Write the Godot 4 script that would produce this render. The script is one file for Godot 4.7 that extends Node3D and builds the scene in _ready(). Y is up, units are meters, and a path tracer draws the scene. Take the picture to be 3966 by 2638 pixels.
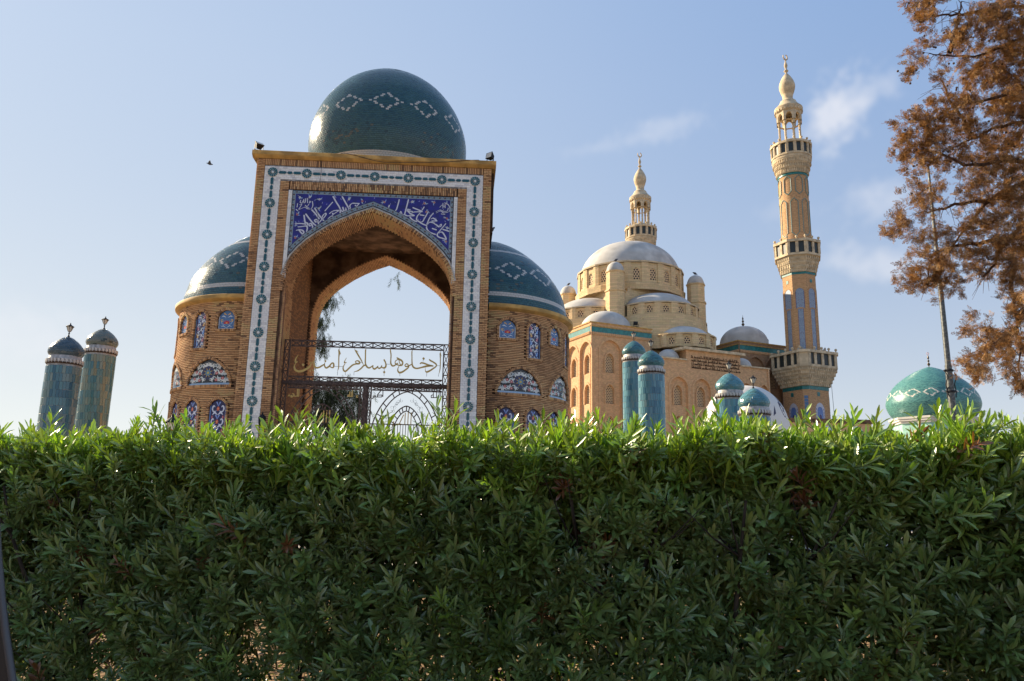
extends Node3D

const SUN := Vector3(-0.757, 0.454, -0.472)
const GATE_AT := Vector3(-5.838, 0.0, -29.121)
const GATE_TURN := 0.0636
const MOSQUE_AT := Vector3(10.6, 0.0, -99.3)
const MOSQUE_TURN := 0.41888
const CAMERA_AT := Vector3(0.0, 1.5, 0.0)

var rng := RandomNumberGenerator.new()
var noise := FastNoiseLite.new()
var M := {}

# ---------------------------------------------------------------- mesh collecting
class MB:
	var v := PackedVector3Array()
	var n := PackedVector3Array()
	var t := PackedVector2Array()
	var c := PackedColorArray()
	var ix := PackedInt32Array()
	var col := Color.WHITE
	func vert(p: Vector3, nm: Vector3, uv := Vector2.ZERO) -> int:
		v.append(p); n.append(nm); t.append(uv); c.append(col)
		return v.size() - 1
	func tri(a: Vector3, b: Vector3, d: Vector3, ua := Vector2.ZERO, ub := Vector2.ZERO, ud := Vector2.ZERO) -> void:
		var nm := (b - a).cross(d - a).normalized()
		var i := vert(a, nm, ua)
		vert(b, nm, ub); vert(d, nm, ud)
		ix.append_array(PackedInt32Array([i, i + 2, i + 1]))
	func quad(a: Vector3, b: Vector3, d: Vector3, e: Vector3, ua := Vector2(0, 1), ub := Vector2(1, 1), ud := Vector2(1, 0), ue := Vector2(0, 0)) -> void:
		var nm := (d - a).cross(e - b).normalized()
		var i := vert(a, nm, ua)
		vert(b, nm, ub); vert(d, nm, ud); vert(e, nm, ue)
		ix.append_array(PackedInt32Array([i, i + 2, i + 1, i, i + 3, i + 2]))
	func box(at: Vector3, size: Vector3, b := Basis()) -> void:
		var h := size * 0.5
		var p := []
		for k in 8:
			p.append(at + b * Vector3(h.x if k & 1 else -h.x, h.y if k & 2 else -h.y, h.z if k & 4 else -h.z))
		quad(p[4], p[5], p[7], p[6]); quad(p[1], p[0], p[2], p[3]); quad(p[5], p[1], p[3], p[7])
		quad(p[0], p[4], p[6], p[2]); quad(p[6], p[7], p[3], p[2]); quad(p[0], p[1], p[5], p[4])
	func span(a: Vector3, b: Vector3) -> void:
		box((a + b) * 0.5, (b - a).abs())
	func prism(poly: PackedVector2Array, z0: float, z1: float, x := Transform3D()) -> void:
		var pl := poly
		if Geometry2D.is_polygon_clockwise(pl):
			pl = pl.duplicate(); pl.reverse()
		var tr := Geometry2D.triangulate_polygon(pl)
		for k in range(0, tr.size(), 3):
			var a := pl[tr[k]]; var b := pl[tr[k + 1]]; var d := pl[tr[k + 2]]
			if (b - a).cross(d - a) < 0.0:
				var w := b; b = d; d = w
			tri(x * Vector3(a.x, a.y, z1), x * Vector3(b.x, b.y, z1), x * Vector3(d.x, d.y, z1), a, b, d)
			tri(x * Vector3(a.x, a.y, z0), x * Vector3(d.x, d.y, z0), x * Vector3(b.x, b.y, z0), a, d, b)
		for k in pl.size():
			var a := pl[k]; var b := pl[(k + 1) % pl.size()]
			quad(x * Vector3(a.x, a.y, z0), x * Vector3(b.x, b.y, z0), x * Vector3(b.x, b.y, z1), x * Vector3(a.x, a.y, z1))
	func sheet(poly: PackedVector2Array, z: float, lo: Vector2, hi: Vector2, x := Transform3D()) -> void:
		var tr := Geometry2D.triangulate_polygon(poly)
		for k in range(0, tr.size(), 3):
			var a := poly[tr[k]]; var b := poly[tr[k + 1]]; var d := poly[tr[k + 2]]
			if (b - a).cross(d - a) < 0.0:
				var w := b; b = d; d = w
			var u := []
			for q in [a, b, d]:
				u.append(Vector2((q.x - lo.x) / (hi.x - lo.x), (hi.y - q.y) / (hi.y - lo.y)))
			tri(x * Vector3(a.x, a.y, z), x * Vector3(b.x, b.y, z), x * Vector3(d.x, d.y, z), u[0], u[1], u[2])
	# profile: (radius, height) from bottom to top
	func lathe(prof: Array, segs := 32, at := Vector3.ZERO, a0 := 0.0, a1 := TAU, flat := false, ur := 1.0, vr := 1.0) -> void:
		var rows := []
		var length := 0.0
		for j in prof.size():
			var p: Vector2 = prof[j]
			var d: Vector2 = prof[mini(j + 1, prof.size() - 1)] - prof[maxi(j - 1, 0)]
			if j > 0:
				length += (p - prof[j - 1]).length()
			rows.append([p, Vector2(d.y, -d.x).normalized(), length])
		if flat:
			for j in prof.size() - 1:
				for k in segs:
					var b0 := a0 + (a1 - a0) * k / segs; var b1 := a0 + (a1 - a0) * (k + 1) / segs
					var p: Vector2 = prof[j]; var q: Vector2 = prof[j + 1]
					quad(at + Vector3(sin(b0) * p.x, p.y, cos(b0) * p.x), at + Vector3(sin(b1) * p.x, p.y, cos(b1) * p.x), at + Vector3(sin(b1) * q.x, q.y, cos(b1) * q.x), at + Vector3(sin(b0) * q.x, q.y, cos(b0) * q.x))
			return
		var base := v.size()
		for j in rows.size():
			var p: Vector2 = rows[j][0]; var m: Vector2 = rows[j][1]
			for k in segs + 1:
				var a := a0 + (a1 - a0) * k / segs
				vert(at + Vector3(sin(a) * p.x, p.y, cos(a) * p.x), Vector3(sin(a) * m.x, m.y, cos(a) * m.x), Vector2(ur * k / segs, -vr * rows[j][2]))
		for j in rows.size() - 1:
			for k in segs:
				var i := base + j * (segs + 1) + k
				ix.append_array(PackedInt32Array([i, i + segs + 2, i + 1, i, i + segs + 1, i + segs + 2]))
	func tube(pts: Array, r0: float, r1: float, segs := 6) -> void:
		var base := v.size()
		var up := Vector3.UP
		for j in pts.size():
			var d: Vector3 = (pts[mini(j + 1, pts.size() - 1)] - pts[maxi(j - 1, 0)]).normalized()
			if absf(d.dot(up)) > 0.95:
				up = Vector3.RIGHT
			var s := d.cross(up).normalized(); var w := s.cross(d).normalized()
			var r := lerpf(r0, r1, float(j) / maxi(1, pts.size() - 1))
			for k in segs + 1:
				var a := TAU * k / segs
				var m := s * cos(a) + w * sin(a)
				vert(pts[j] + m * r, m, Vector2(float(k) / segs, j))
		for j in pts.size() - 1:
			for k in segs:
				var i := base + j * (segs + 1) + k
				ix.append_array(PackedInt32Array([i, i + 1, i + segs + 2, i, i + segs + 2, i + segs + 1]))
	# a pen stroke: flat [x, y, width, ...], with thickness from z0 to z1
	func stroke(s: Array, z0: float, z1: float) -> void:
		var p := []; var w := []
		var cnt := s.size() / 3
		for k in cnt - 1:
			for q in 4:
				var f := q / 4.0
				var g := [maxi(k - 1, 0), k, k + 1, mini(k + 2, cnt - 1)]
				p.append(Vector2(cubic_interpolate(s[g[1] * 3], s[g[2] * 3], s[g[0] * 3], s[g[3] * 3], f), cubic_interpolate(s[g[1] * 3 + 1], s[g[2] * 3 + 1], s[g[0] * 3 + 1], s[g[3] * 3 + 1], f)))
				w.append(lerpf(s[g[1] * 3 + 2], s[g[2] * 3 + 2], f))
		p.append(Vector2(s[-3], s[-2])); w.append(s[-1])
		var l := []; var r := []
		for k in p.size():
			var d: Vector2 = (p[mini(k + 1, p.size() - 1)] - p[maxi(k - 1, 0)]).normalized()
			var m := Vector2(-d.y, d.x) * maxf(w[k], 0.006) * 0.5
			l.append(p[k] + m); r.append(p[k] - m)
		for k in p.size() - 1:
			var a: Vector2 = r[k]; var b: Vector2 = r[k + 1]; var d: Vector2 = l[k + 1]; var e: Vector2 = l[k]
			quad(Vector3(a.x, a.y, z1), Vector3(b.x, b.y, z1), Vector3(d.x, d.y, z1), Vector3(e.x, e.y, z1))
			quad(Vector3(e.x, e.y, z0), Vector3(d.x, d.y, z0), Vector3(b.x, b.y, z0), Vector3(a.x, a.y, z0))
			quad(Vector3(a.x, a.y, z0), Vector3(b.x, b.y, z0), Vector3(b.x, b.y, z1), Vector3(a.x, a.y, z1))
			quad(Vector3(d.x, d.y, z0), Vector3(e.x, e.y, z0), Vector3(e.x, e.y, z1), Vector3(d.x, d.y, z1))
	func done() -> ArrayMesh:
		var arr := []
		arr.resize(Mesh.ARRAY_MAX)
		arr[Mesh.ARRAY_VERTEX] = v; arr[Mesh.ARRAY_NORMAL] = n; arr[Mesh.ARRAY_TEX_UV] = t; arr[Mesh.ARRAY_COLOR] = c; arr[Mesh.ARRAY_INDEX] = ix
		var m := ArrayMesh.new()
		m.add_surface_from_arrays(Mesh.PRIMITIVE_TRIANGLES, arr)
		return m

# ---------------------------------------------------------------- objects
var taken := {}

func numbered(called: String) -> String:
	taken[called] = taken.get(called, -1) + 1
	return called if taken[called] == 0 else "%s_%03d" % [called, taken[called]]

func tag(o: Node3D, label: String, category := "", group := "", kind := "") -> Node3D:
	if label: o.set_meta("label", label)
	if category: o.set_meta("category", category)
	if group: o.set_meta("group", group)
	if kind: o.set_meta("kind", kind)
	return o

func thing(called: String, label: String, category: String, at := Vector3.ZERO, turn := 0.0, group := "") -> Node3D:
	var o := Node3D.new()
	o.name = numbered(called)
	add_child(o)
	o.position = at
	o.rotation.y = turn
	tag(o, label, category, group)
	return o

func part(called: String, mb, mat: Material, parent: Node = null) -> MeshInstance3D:
	var o := MeshInstance3D.new()
	o.name = called if parent else numbered(called)
	o.mesh = mb.done() if mb is MB else mb
	o.material_override = mat
	if parent:
		parent.add_child(o, true)
	else:
		add_child(o)
	return o

func copy(o: Node3D, at: Vector3, turn: float, label: String, called: String) -> Node3D:
	var r: Node3D = o.duplicate()
	r.name = numbered(called)
	add_child(r)
	r.position = at
	r.rotation.y = turn
	r.set_meta("label", label)
	return r

func stuff(called: String, mesh: Mesh, mat: Material, xf: Array, cols: Array, parent: Node) -> void:
	if xf.is_empty(): return
	var mm := MultiMesh.new()
	mm.transform_format = MultiMesh.TRANSFORM_3D
	mm.use_colors = true
	mm.mesh = mesh
	mm.instance_count = xf.size()
	for k in xf.size():
		mm.set_instance_transform(k, xf[k])
		mm.set_instance_color(k, cols[k])
	var o := MultiMeshInstance3D.new()
	o.name = called
	o.multimesh = mm
	o.material_override = mat
	parent.add_child(o, true)
	o.set_meta("kind", "stuff")

# alike pieces: the `most` with the smallest `rank` are parts of their own, the rest one part
func pieces(called: String, rest: String, mesh: Mesh, mat: StandardMaterial3D, xf: Array, tone: Array, pal: Array, parent: Node, most: int, rank: Array) -> void:
	var own := {}
	if most > 0 and rank.size():
		var order := range(xf.size())
		order.sort_custom(func(a, b): return rank[a] < rank[b])
		for k in mini(most, order.size()):
			own[order[k]] = true
	var mats := []
	for p in pal:
		var m: StandardMaterial3D = mat.duplicate()
		m.albedo_color = Color(p).linear_to_srgb()
		m.vertex_color_use_as_albedo = false
		mats.append(m)
	var xr := []; var cr := []
	for k in xf.size():
		if own.has(k):
			var o := MeshInstance3D.new()
			o.name = called
			o.mesh = mesh
			o.material_override = mats[tone[k]]
			o.transform = xf[k]
			parent.add_child(o, true)
		else:
			xr.append(xf[k]); cr.append(pal[tone[k]])
	stuff(rest, mesh, mat, xr, cr, parent)

# ---------------------------------------------------------------- materials
func paint(r: float, g: float, b: float, rough := 0.8, metal := 0.0, spec := 0.5) -> StandardMaterial3D:
	var m := StandardMaterial3D.new()
	m.albedo_color = Color(r, g, b).linear_to_srgb()
	m.roughness = rough
	m.metallic = metal
	m.metallic_specular = spec
	return m

func tinted(rough := 0.85, spec := 0.5) -> StandardMaterial3D:
	var m := paint(1, 1, 1, rough, 0, spec)
	m.vertex_color_use_as_albedo = true
	return m

func noise_texture(freq: float, lo: Color, hi: Color, size := 256, sd := 1, octaves := 5) -> ImageTexture:
	var f := FastNoiseLite.new()
	f.seed = sd
	f.frequency = freq
	f.fractal_octaves = octaves
	var im := f.get_seamless_image(size, size)
	im.convert(Image.FORMAT_RGB8)
	var d := im.get_data()
	for k in range(0, d.size(), 3):
		var q := clampf((d[k] / 255.0 - 0.5) * 1.6 + 0.5, 0, 1)
		var c := lo.lerp(hi, q)
		d[k] = int(c.r * 255); d[k + 1] = int(c.g * 255); d[k + 2] = int(c.b * 255)
	return ImageTexture.create_from_image(Image.create_from_data(size, size, false, Image.FORMAT_RGB8, d))

func mottled(m: StandardMaterial3D, metres: float, sd: int, lo := 0.72, hi := 1.0) -> StandardMaterial3D:
	m.albedo_texture = noise_texture(0.012, Color(lo, lo, lo), Color(hi, hi, hi), 256, sd)
	m.uv1_triplanar = true
	m.uv1_scale = Vector3.ONE / metres
	return m

# fine far-off coursing: colour and relief of brick or ashlar rows too small to pick apart
func coursed(base: Color, rows: int, per_row: float, metres: float, sd: int, joint: float, vary: float) -> StandardMaterial3D:
	var size := 512
	var r := RandomNumberGenerator.new()
	r.seed = sd
	var im := Image.create(size, size, false, Image.FORMAT_RGB8)
	var hm := Image.create(size, size, false, Image.FORMAT_RGB8)
	im.fill(Color(base.r * joint, base.g * joint, base.b * joint).linear_to_srgb())
	hm.fill(Color(0.2, 0.2, 0.2))
	var rh := float(size) / rows
	for j in rows:
		var w := size / per_row
		for k in int(per_row):
			var q := r.randf_range(1.0 - vary, 1.0 + vary)
			var x := int(k * w + (w * 0.5 if j % 2 else 0.0)) % size
			var c := Color(base.r * q, base.g * q * r.randf_range(0.96, 1.03), base.b * q).linear_to_srgb()
			for wrap in [0, -size]:
				im.fill_rect(Rect2i(x + wrap, int(j * rh), int(w) - 1, maxi(1, int(rh) - 1)), c)
				hm.fill_rect(Rect2i(x + wrap, int(j * rh), int(w) - 1, maxi(1, int(rh) - 1)), Color(0.8, 0.8, 0.8))
	var m := StandardMaterial3D.new()
	m.albedo_texture = ImageTexture.create_from_image(im)
	m.heightmap_enabled = true
	m.heightmap_texture = ImageTexture.create_from_image(hm)
	m.heightmap_scale = 2.0
	m.roughness = 0.9
	m.uv1_triplanar = true
	m.uv1_triplanar_sharpness = 8.0
	m.uv1_scale = Vector3.ONE / metres
	return m

# ---------------------------------------------------------------- printed tiles: pens on an image
class Pen:
	var im: Image
	var w: int
	var h: int
	func _init(ww: int, hh: int, c: Color) -> void:
		w = ww; h = hh
		im = Image.create(w, h, false, Image.FORMAT_RGB8)
		im.fill(c)
	func dot(x: float, y: float, r: float, c: Color) -> void:
		var r2 := r * r
		for j in range(maxi(0, int(y - r)), mini(h, int(y + r) + 1)):
			var s := r2 - (j + 0.5 - y) * (j + 0.5 - y)
			if s > 0.0:
				var q := sqrt(s)
				var x0 := maxi(0, int(round(x - q))); var x1 := mini(w, int(round(x + q)))
				if x1 > x0:
					im.fill_rect(Rect2i(x0, j, x1 - x0, 1), c)
	func line(p: Array, r: float, c: Color, taper := false) -> void:
		for k in p.size() - 1:
			var a: Vector2 = p[k]; var b: Vector2 = p[k + 1]
			var m := maxi(1, int((b - a).length() / maxf(0.7, r * 0.6)))
			for q in m + 1:
				var f := float(q) / m
				var g := (k + f) / (p.size() - 1)
				var e := a.lerp(b, f)
				dot(e.x, e.y, r * (1.0 - 0.75 * absf(g * 2.0 - 1.0)) if taper else r, c)
	func both(p: Array, r: float, c: Color, taper := true) -> void:
		line(p, r, c, taper)
		line(p.map(func(q): return Vector2(w - q.x, q.y)), r, c, taper)
	func flower(x: float, y: float, r: float, c: Color, d: Color, petals := 6) -> void:
		for k in petals:
			var a := TAU * k / petals
			dot(x + cos(a) * r * 0.6, y + sin(a) * r * 0.6, r * 0.48, c)
		dot(x, y, r * 0.35, d)
	func curl(x: float, y: float, r: float, a0: float, turns: float, wd: float, c: Color, mirror := true) -> void:
		var p := []
		for k in 14:
			var f := k / 13.0
			var a := a0 + turns * TAU * f
			p.append(Vector2(x + cos(a) * r * (1.0 - 0.75 * f), y + sin(a) * r * (1.0 - 0.75 * f)))
		if mirror: both(p, wd, c)
		else: line(p, wd, c, true)
	func leaf(x: float, y: float, l: float, a: float, wd: float, c: Color, mirror := true) -> void:
		var p := [Vector2(x, y), Vector2(x + cos(a) * l * 0.5 - sin(a) * l * 0.12, y + sin(a) * l * 0.5 + cos(a) * l * 0.12), Vector2(x + cos(a) * l, y + sin(a) * l)]
		if mirror: both(p, wd, c)
		else: line(p, wd, c, true)
	func material(rough := 0.25) -> StandardMaterial3D:
		var m := StandardMaterial3D.new()
		m.albedo_texture = ImageTexture.create_from_image(im)
		m.roughness = rough
		m.texture_repeat = false
		return m

const INK := {
	"letters_a": [[-2.759,6.921,0.010,-2.834,6.787,0.043,-2.851,6.681,0.060,-2.834,6.620,0.068,-2.756,6.666,0.014],
		[-2.827,6.593,0.014,-2.876,6.452,0.051,-2.841,6.330,0.077,-2.725,6.260,0.089,-2.573,6.268,0.089,-2.409,6.352,0.077,-2.264,6.470,0.071,-2.213,6.595,0.048,-2.304,6.671,0.020],
		[-2.249,6.611,0.037,-2.198,6.613,0.044,-2.142,6.676,0.014],
		[-2.097,6.766,0.014,-2.111,6.598,0.065,-2.040,6.442,0.082,-1.903,6.438,0.068,-1.772,6.521,0.060,-1.682,6.580,0.031],
		[-1.669,6.629,0.017,-1.685,6.541,0.051,-1.612,6.429,0.065,-1.497,6.494,0.065,-1.402,6.620,0.051,-1.338,6.631,0.065,-1.308,6.535,0.065,-1.336,6.446,0.051,-1.426,6.470,0.044,-1.480,6.503,0.044],
		[-2.537,6.585,0.007,-2.533,6.532,0.106,-2.529,6.476,0.007],
		[-1.660,6.760,0.007,-1.657,6.709,0.085,-1.653,6.658,0.007],
		[-2.238,6.345,0.007,-2.234,6.296,0.078,-2.230,6.244,0.007],
		[-2.120,6.361,0.007,-2.116,6.317,0.075,-2.113,6.268,0.007],
		[-1.134,7.239,0.007,-1.143,7.168,0.058,-1.124,7.035,0.061,-1.129,6.893,0.044,-1.118,6.682,0.041,-1.110,6.471,0.041,-1.142,6.308,0.007],
		[-1.111,7.142,0.017,-1.084,7.054,0.034,-1.056,6.998,0.007],
		[-0.818,6.877,0.007,-0.878,6.742,0.026,-0.882,6.663,0.061,-0.797,6.683,0.010],
		[-0.862,6.628,0.017,-0.930,6.476,0.043,-0.896,6.345,0.065,-0.817,6.318,0.065,-0.688,6.448,0.061,-0.558,6.576,0.061,-0.424,6.629,0.058,-0.304,6.645,0.068,-0.282,6.708,0.068,-0.363,6.762,0.048,-0.447,6.729,0.037,-0.418,6.668,0.034,-0.322,6.645,0.034],
		[-0.511,7.215,0.017,-0.456,7.154,0.065,-0.341,6.971,0.061,-0.227,6.798,0.051,-0.115,6.589,0.014],
		[-0.440,7.181,0.024,-0.350,7.122,0.010],
		[-0.482,6.310,0.010,-0.338,6.350,0.048,-0.207,6.454,0.054,-0.102,6.572,0.058,-0.008,6.593,0.051]],
	"letters_b": [[-0.048,7.262,0.007,-0.071,7.202,0.051,-0.060,6.927,0.048,-0.049,6.680,0.054,0.011,6.541,0.071,0.100,6.482,0.061,0.184,6.519,0.051,0.269,6.601,0.014],
		[0.275,6.593,0.024,0.258,6.504,0.051,0.326,6.444,0.071,0.410,6.496,0.058,0.471,6.581,0.017],
		[0.461,6.563,0.034,0.461,6.510,0.048,0.518,6.477,0.061,0.582,6.509,0.051,0.624,6.612,0.017],
		[0.615,6.594,0.034,0.618,6.533,0.044,0.686,6.499,0.061,0.762,6.525,0.071,0.787,6.617,0.061,0.760,6.723,0.054,0.703,6.827,0.061,0.701,6.866,0.007],
		[0.731,6.793,0.017,0.779,6.768,0.007],
		[0.727,6.383,0.007,0.730,6.328,0.106,0.733,6.270,0.007],
		[0.947,7.301,0.007,0.933,7.235,0.048,0.968,7.049,0.048,0.970,6.853,0.044,0.978,6.694,0.061,1.044,6.599,0.068,1.130,6.610,0.054,1.263,6.721,0.044],
		[1.199,6.946,0.034,1.280,6.890,0.078,1.396,6.831,0.075,1.456,6.744,0.061,1.423,6.637,0.068,1.319,6.625,0.051,1.178,6.679,0.051,1.148,6.753,0.034,1.188,6.825,0.034,1.290,6.863,0.034,1.322,6.740,0.034,1.397,6.636,0.034],
		[1.324,6.607,0.014,1.274,6.491,0.037,1.283,6.385,0.058,1.352,6.326,0.078,1.471,6.364,0.071,1.604,6.466,0.061,1.701,6.561,0.051,1.673,6.662,0.051,1.619,6.700,0.041,1.553,6.641,0.041,1.590,6.586,0.051,1.685,6.601,0.054,1.823,6.688,0.034],
		[1.827,7.272,0.007,1.810,7.200,0.044,1.820,6.987,0.041,1.833,6.774,0.048,1.857,6.633,0.065,1.930,6.546,0.068,2.053,6.520,0.061,2.225,6.564,0.061,2.397,6.614,0.078,2.569,6.646,0.078,2.709,6.638,0.051],
		[2.158,6.709,0.044,2.216,6.756,0.061,2.339,6.736,0.065,2.498,6.679,0.061,2.639,6.657,0.034],
		[2.293,6.993,0.007,2.296,6.934,0.109,2.298,6.874,0.007],
		[2.523,6.923,0.017,2.564,6.871,0.065,2.703,6.797,0.061,2.820,6.712,0.061,2.814,6.627,0.051,2.679,6.516,0.061,2.544,6.423,0.071,2.441,6.385,0.071,2.390,6.437,0.027,2.382,6.560,0.010],
		[2.979,7.229,0.007,2.968,7.157,0.058,2.980,6.952,0.041,2.986,6.703,0.041,2.980,6.490,0.037,2.937,6.297,0.007],
		[2.986,7.149,0.020,3.029,7.043,0.007]],
	"kufic": [[-2.62,5.54,-2.61,5.25,-3.04,5.25],
		[-2.68,5.54,-2.67,5.27],
		[-2.80,5.25,-2.80,5.34,-2.89,5.34],
		[-2.89,5.25,-2.92,5.20,-2.86,5.20,-2.89,5.28,-2.92,5.27],
		[-3.01,5.25,-2.99,5.32],
		[-0.26,5.33,-0.33,5.34,-0.32,5.27,-0.26,5.27],
		[-0.50,5.56,-0.48,5.30,-0.68,5.30],
		[-0.54,5.49,-0.53,5.30],
		[-0.60,5.49,-0.60,5.30],
		[-0.68,5.30,-0.65,5.37,-0.61,5.33]],
	"kufic_b": [[0.72,5.58,0.73,5.32],
		[0.66,5.60,0.50,5.38,0.69,5.39,0.69,5.31,0.34,5.30],
		[0.52,5.31,0.51,5.38],
		[0.42,5.31,0.42,5.38],
		[0.34,5.36,0.34,5.24,0.29,5.23],
		[3.04,5.63,3.06,5.34],
		[2.98,5.63,2.99,5.35,2.66,5.34],
		[2.88,5.62,2.89,5.34],
		[2.75,5.55,2.76,5.34],
		[2.67,5.34,2.67,5.43,2.75,5.46]],
	"wires": [[-1.14,7.30,-1.13,7.24],
		[-1.30,6.50,-0.93,6.51],
		[-0.51,7.30,-0.51,7.21],
		[-0.83,6.31,-0.82,6.15],
		[-1.14,6.30,-1.14,6.14],
		[-0.48,6.31,-0.48,6.16],
		[-0.27,6.69,-0.17,6.69],
		[-1.68,6.66,-1.67,6.58],
		[0.95,7.32,0.95,7.30],
		[1.82,7.34,1.83,7.27],
		[2.98,7.36,2.98,7.23],
		[2.28,6.87,2.28,6.81],
		[2.85,6.66,2.97,6.66],
		[0.80,6.66,0.95,6.66],
		[0.72,6.48,0.73,6.38],
		[0.73,6.27,0.73,6.17],
		[1.36,6.29,1.37,6.18],
		[2.45,6.35,2.45,6.20],
		[2.93,6.30,2.93,6.21]],
	"panel_a": [[-0.58,13.19,-0.71,13.19,-0.85,13.19,-0.93,13.12,-0.95,13.03,-0.89,12.94,-0.79,12.95,-0.68,13.05,-0.58,13.19],
		[-1.28,13.45,-1.16,13.25,-1.05,13.07,-0.97,12.96,-0.87,12.94],
		[-0.98,12.96,-1.01,12.84,-1.07,12.85,-1.11,12.96],
		[-1.10,12.92,-1.09,12.79,-1.17,12.84,-1.23,12.99],
		[-1.65,13.44,-1.52,13.22,-1.39,13.03,-1.30,12.87,-1.21,12.80,-1.12,12.77],
		[-1.33,12.88,-1.32,12.71,-1.40,12.58,-1.52,12.55,-1.63,12.60,-1.60,12.67,-1.49,12.76,-1.40,12.85,-1.61,12.82,-1.75,12.70],
		[-1.63,12.62,-1.74,12.53,-1.84,12.41,-1.94,12.38,-2.02,12.44],
		[-2.36,12.90,-2.23,12.70,-2.07,12.49,-1.98,12.40],
		[-1.66,13.20,-1.80,13.01,-1.94,12.81],
		[-2.06,12.47,-2.01,12.61,-1.92,12.70,-1.89,12.65,-1.96,12.52,-2.06,12.41,-2.14,12.29],
		[-2.47,12.82,-2.32,12.67,-2.16,12.46],
		[-2.70,12.63,-2.54,12.43,-2.39,12.26,-2.25,12.15],
		[-2.20,12.38,-2.28,12.42,-2.33,12.38,-2.28,12.31,-2.20,12.33,-2.16,12.21,-2.19,12.09,-2.27,12.02,-2.38,12.03],
		[-2.43,12.21,-2.50,12.24,-2.55,12.18,-2.50,12.13,-2.43,12.18,-2.39,12.08,-2.43,11.93,-2.52,11.87,-2.60,11.90],
		[-2.77,12.57,-2.73,12.37,-2.69,12.22,-2.65,12.14,-2.59,12.17,-2.61,12.24,-2.67,12.27],
		[-3.09,12.20,-2.88,12.22,-2.67,12.20],
		[-2.97,12.07,-2.83,12.09,-2.65,12.12,-2.60,12.04,-2.62,11.86,-2.63,11.74,-2.71,11.70,-2.78,11.73],
		[-3.03,11.92,-2.91,11.95,-2.79,11.93,-2.73,11.86,-2.75,11.78,-2.83,11.82,-2.91,11.92]],
	"panel_b": [[3.01,12.47,2.82,12.21,2.68,12.00,2.73,11.89,2.88,11.84,3.05,11.80,2.97,11.98,2.87,12.10,2.73,12.07],
		[2.74,12.38,2.82,12.43,2.81,12.35,2.72,12.33,2.65,12.39,2.55,12.45,2.45,12.56,2.63,12.58,2.49,12.69,2.40,12.65],
		[2.55,12.47,2.35,12.51,2.24,12.36,2.24,12.23,2.35,12.08,2.60,11.99],
		[2.48,12.91,2.34,12.70,2.24,12.42,2.21,12.36],
		[2.27,12.96,2.14,12.69,2.04,12.51,1.90,12.52],
		[2.22,12.36,2.06,12.42,1.90,12.52,1.81,12.59,1.83,12.75,1.96,12.93,2.09,13.16],
		[1.64,13.11,1.82,13.04,2.01,12.96,1.83,12.94,1.65,12.91,1.54,12.80,1.55,12.67,1.67,12.56,1.82,12.51],
		[1.41,12.99,1.53,12.85,1.69,12.77,1.51,12.75,1.36,12.76,1.32,12.86,1.39,12.96,1.62,12.94],
		[1.43,13.45,1.38,13.18,1.32,12.88,1.29,12.78,1.21,12.79,1.14,12.91],
		[1.18,12.80,1.09,12.85,1.03,12.81,0.98,12.86],
		[1.05,13.43,1.00,13.16,0.94,12.97,0.79,12.91,0.67,12.97,0.63,13.05,0.66,13.17],
		[1.95,12.81,2.10,12.79],
		[1.41,13.03,1.52,13.02],
		[2.47,12.24,2.63,12.19],
		[2.91,12.22,3.18,12.14]],
	"medal_a": [[-2.95,13.23,-2.97,13.14,-2.90,13.12,-2.86,13.21],
		[-2.84,13.26,-2.83,13.13,-2.88,13.12],
		[-2.77,13.30,-2.77,13.14,-2.82,13.12],
		[-2.70,13.32,-2.67,13.13],
		[-2.58,13.21,-2.59,13.12,-2.54,13.19],
		[-2.48,13.19,-2.45,13.02,-2.50,12.88,-2.60,12.85],
		[-2.99,13.02,-2.90,13.07,-2.94,12.95,-3.00,12.83,-2.89,12.87,-2.77,12.93,-2.67,12.87,-2.55,12.86],
		[-2.75,13.01,-2.68,12.96,-2.61,13.07],
		[-2.71,12.92,-2.60,12.91],
		[-3.07,13.07,-3.08,12.92],
		[-3.11,12.82,-3.04,12.76]],
	"medal_b": [[2.93,13.38,3.07,13.32,3.16,13.16,3.14,13.02,2.99,12.95],
		[2.74,13.18,2.83,13.28,2.95,13.19],
		[2.86,13.36,2.87,13.18],
		[2.95,13.31,2.96,13.17],
		[2.59,12.98,2.75,13.06,2.90,13.01,3.05,13.03,3.09,13.16],
		[2.60,12.92,2.78,13.02,2.90,12.94,3.08,12.98],
		[2.81,12.89,2.96,12.88]],
}
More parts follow.
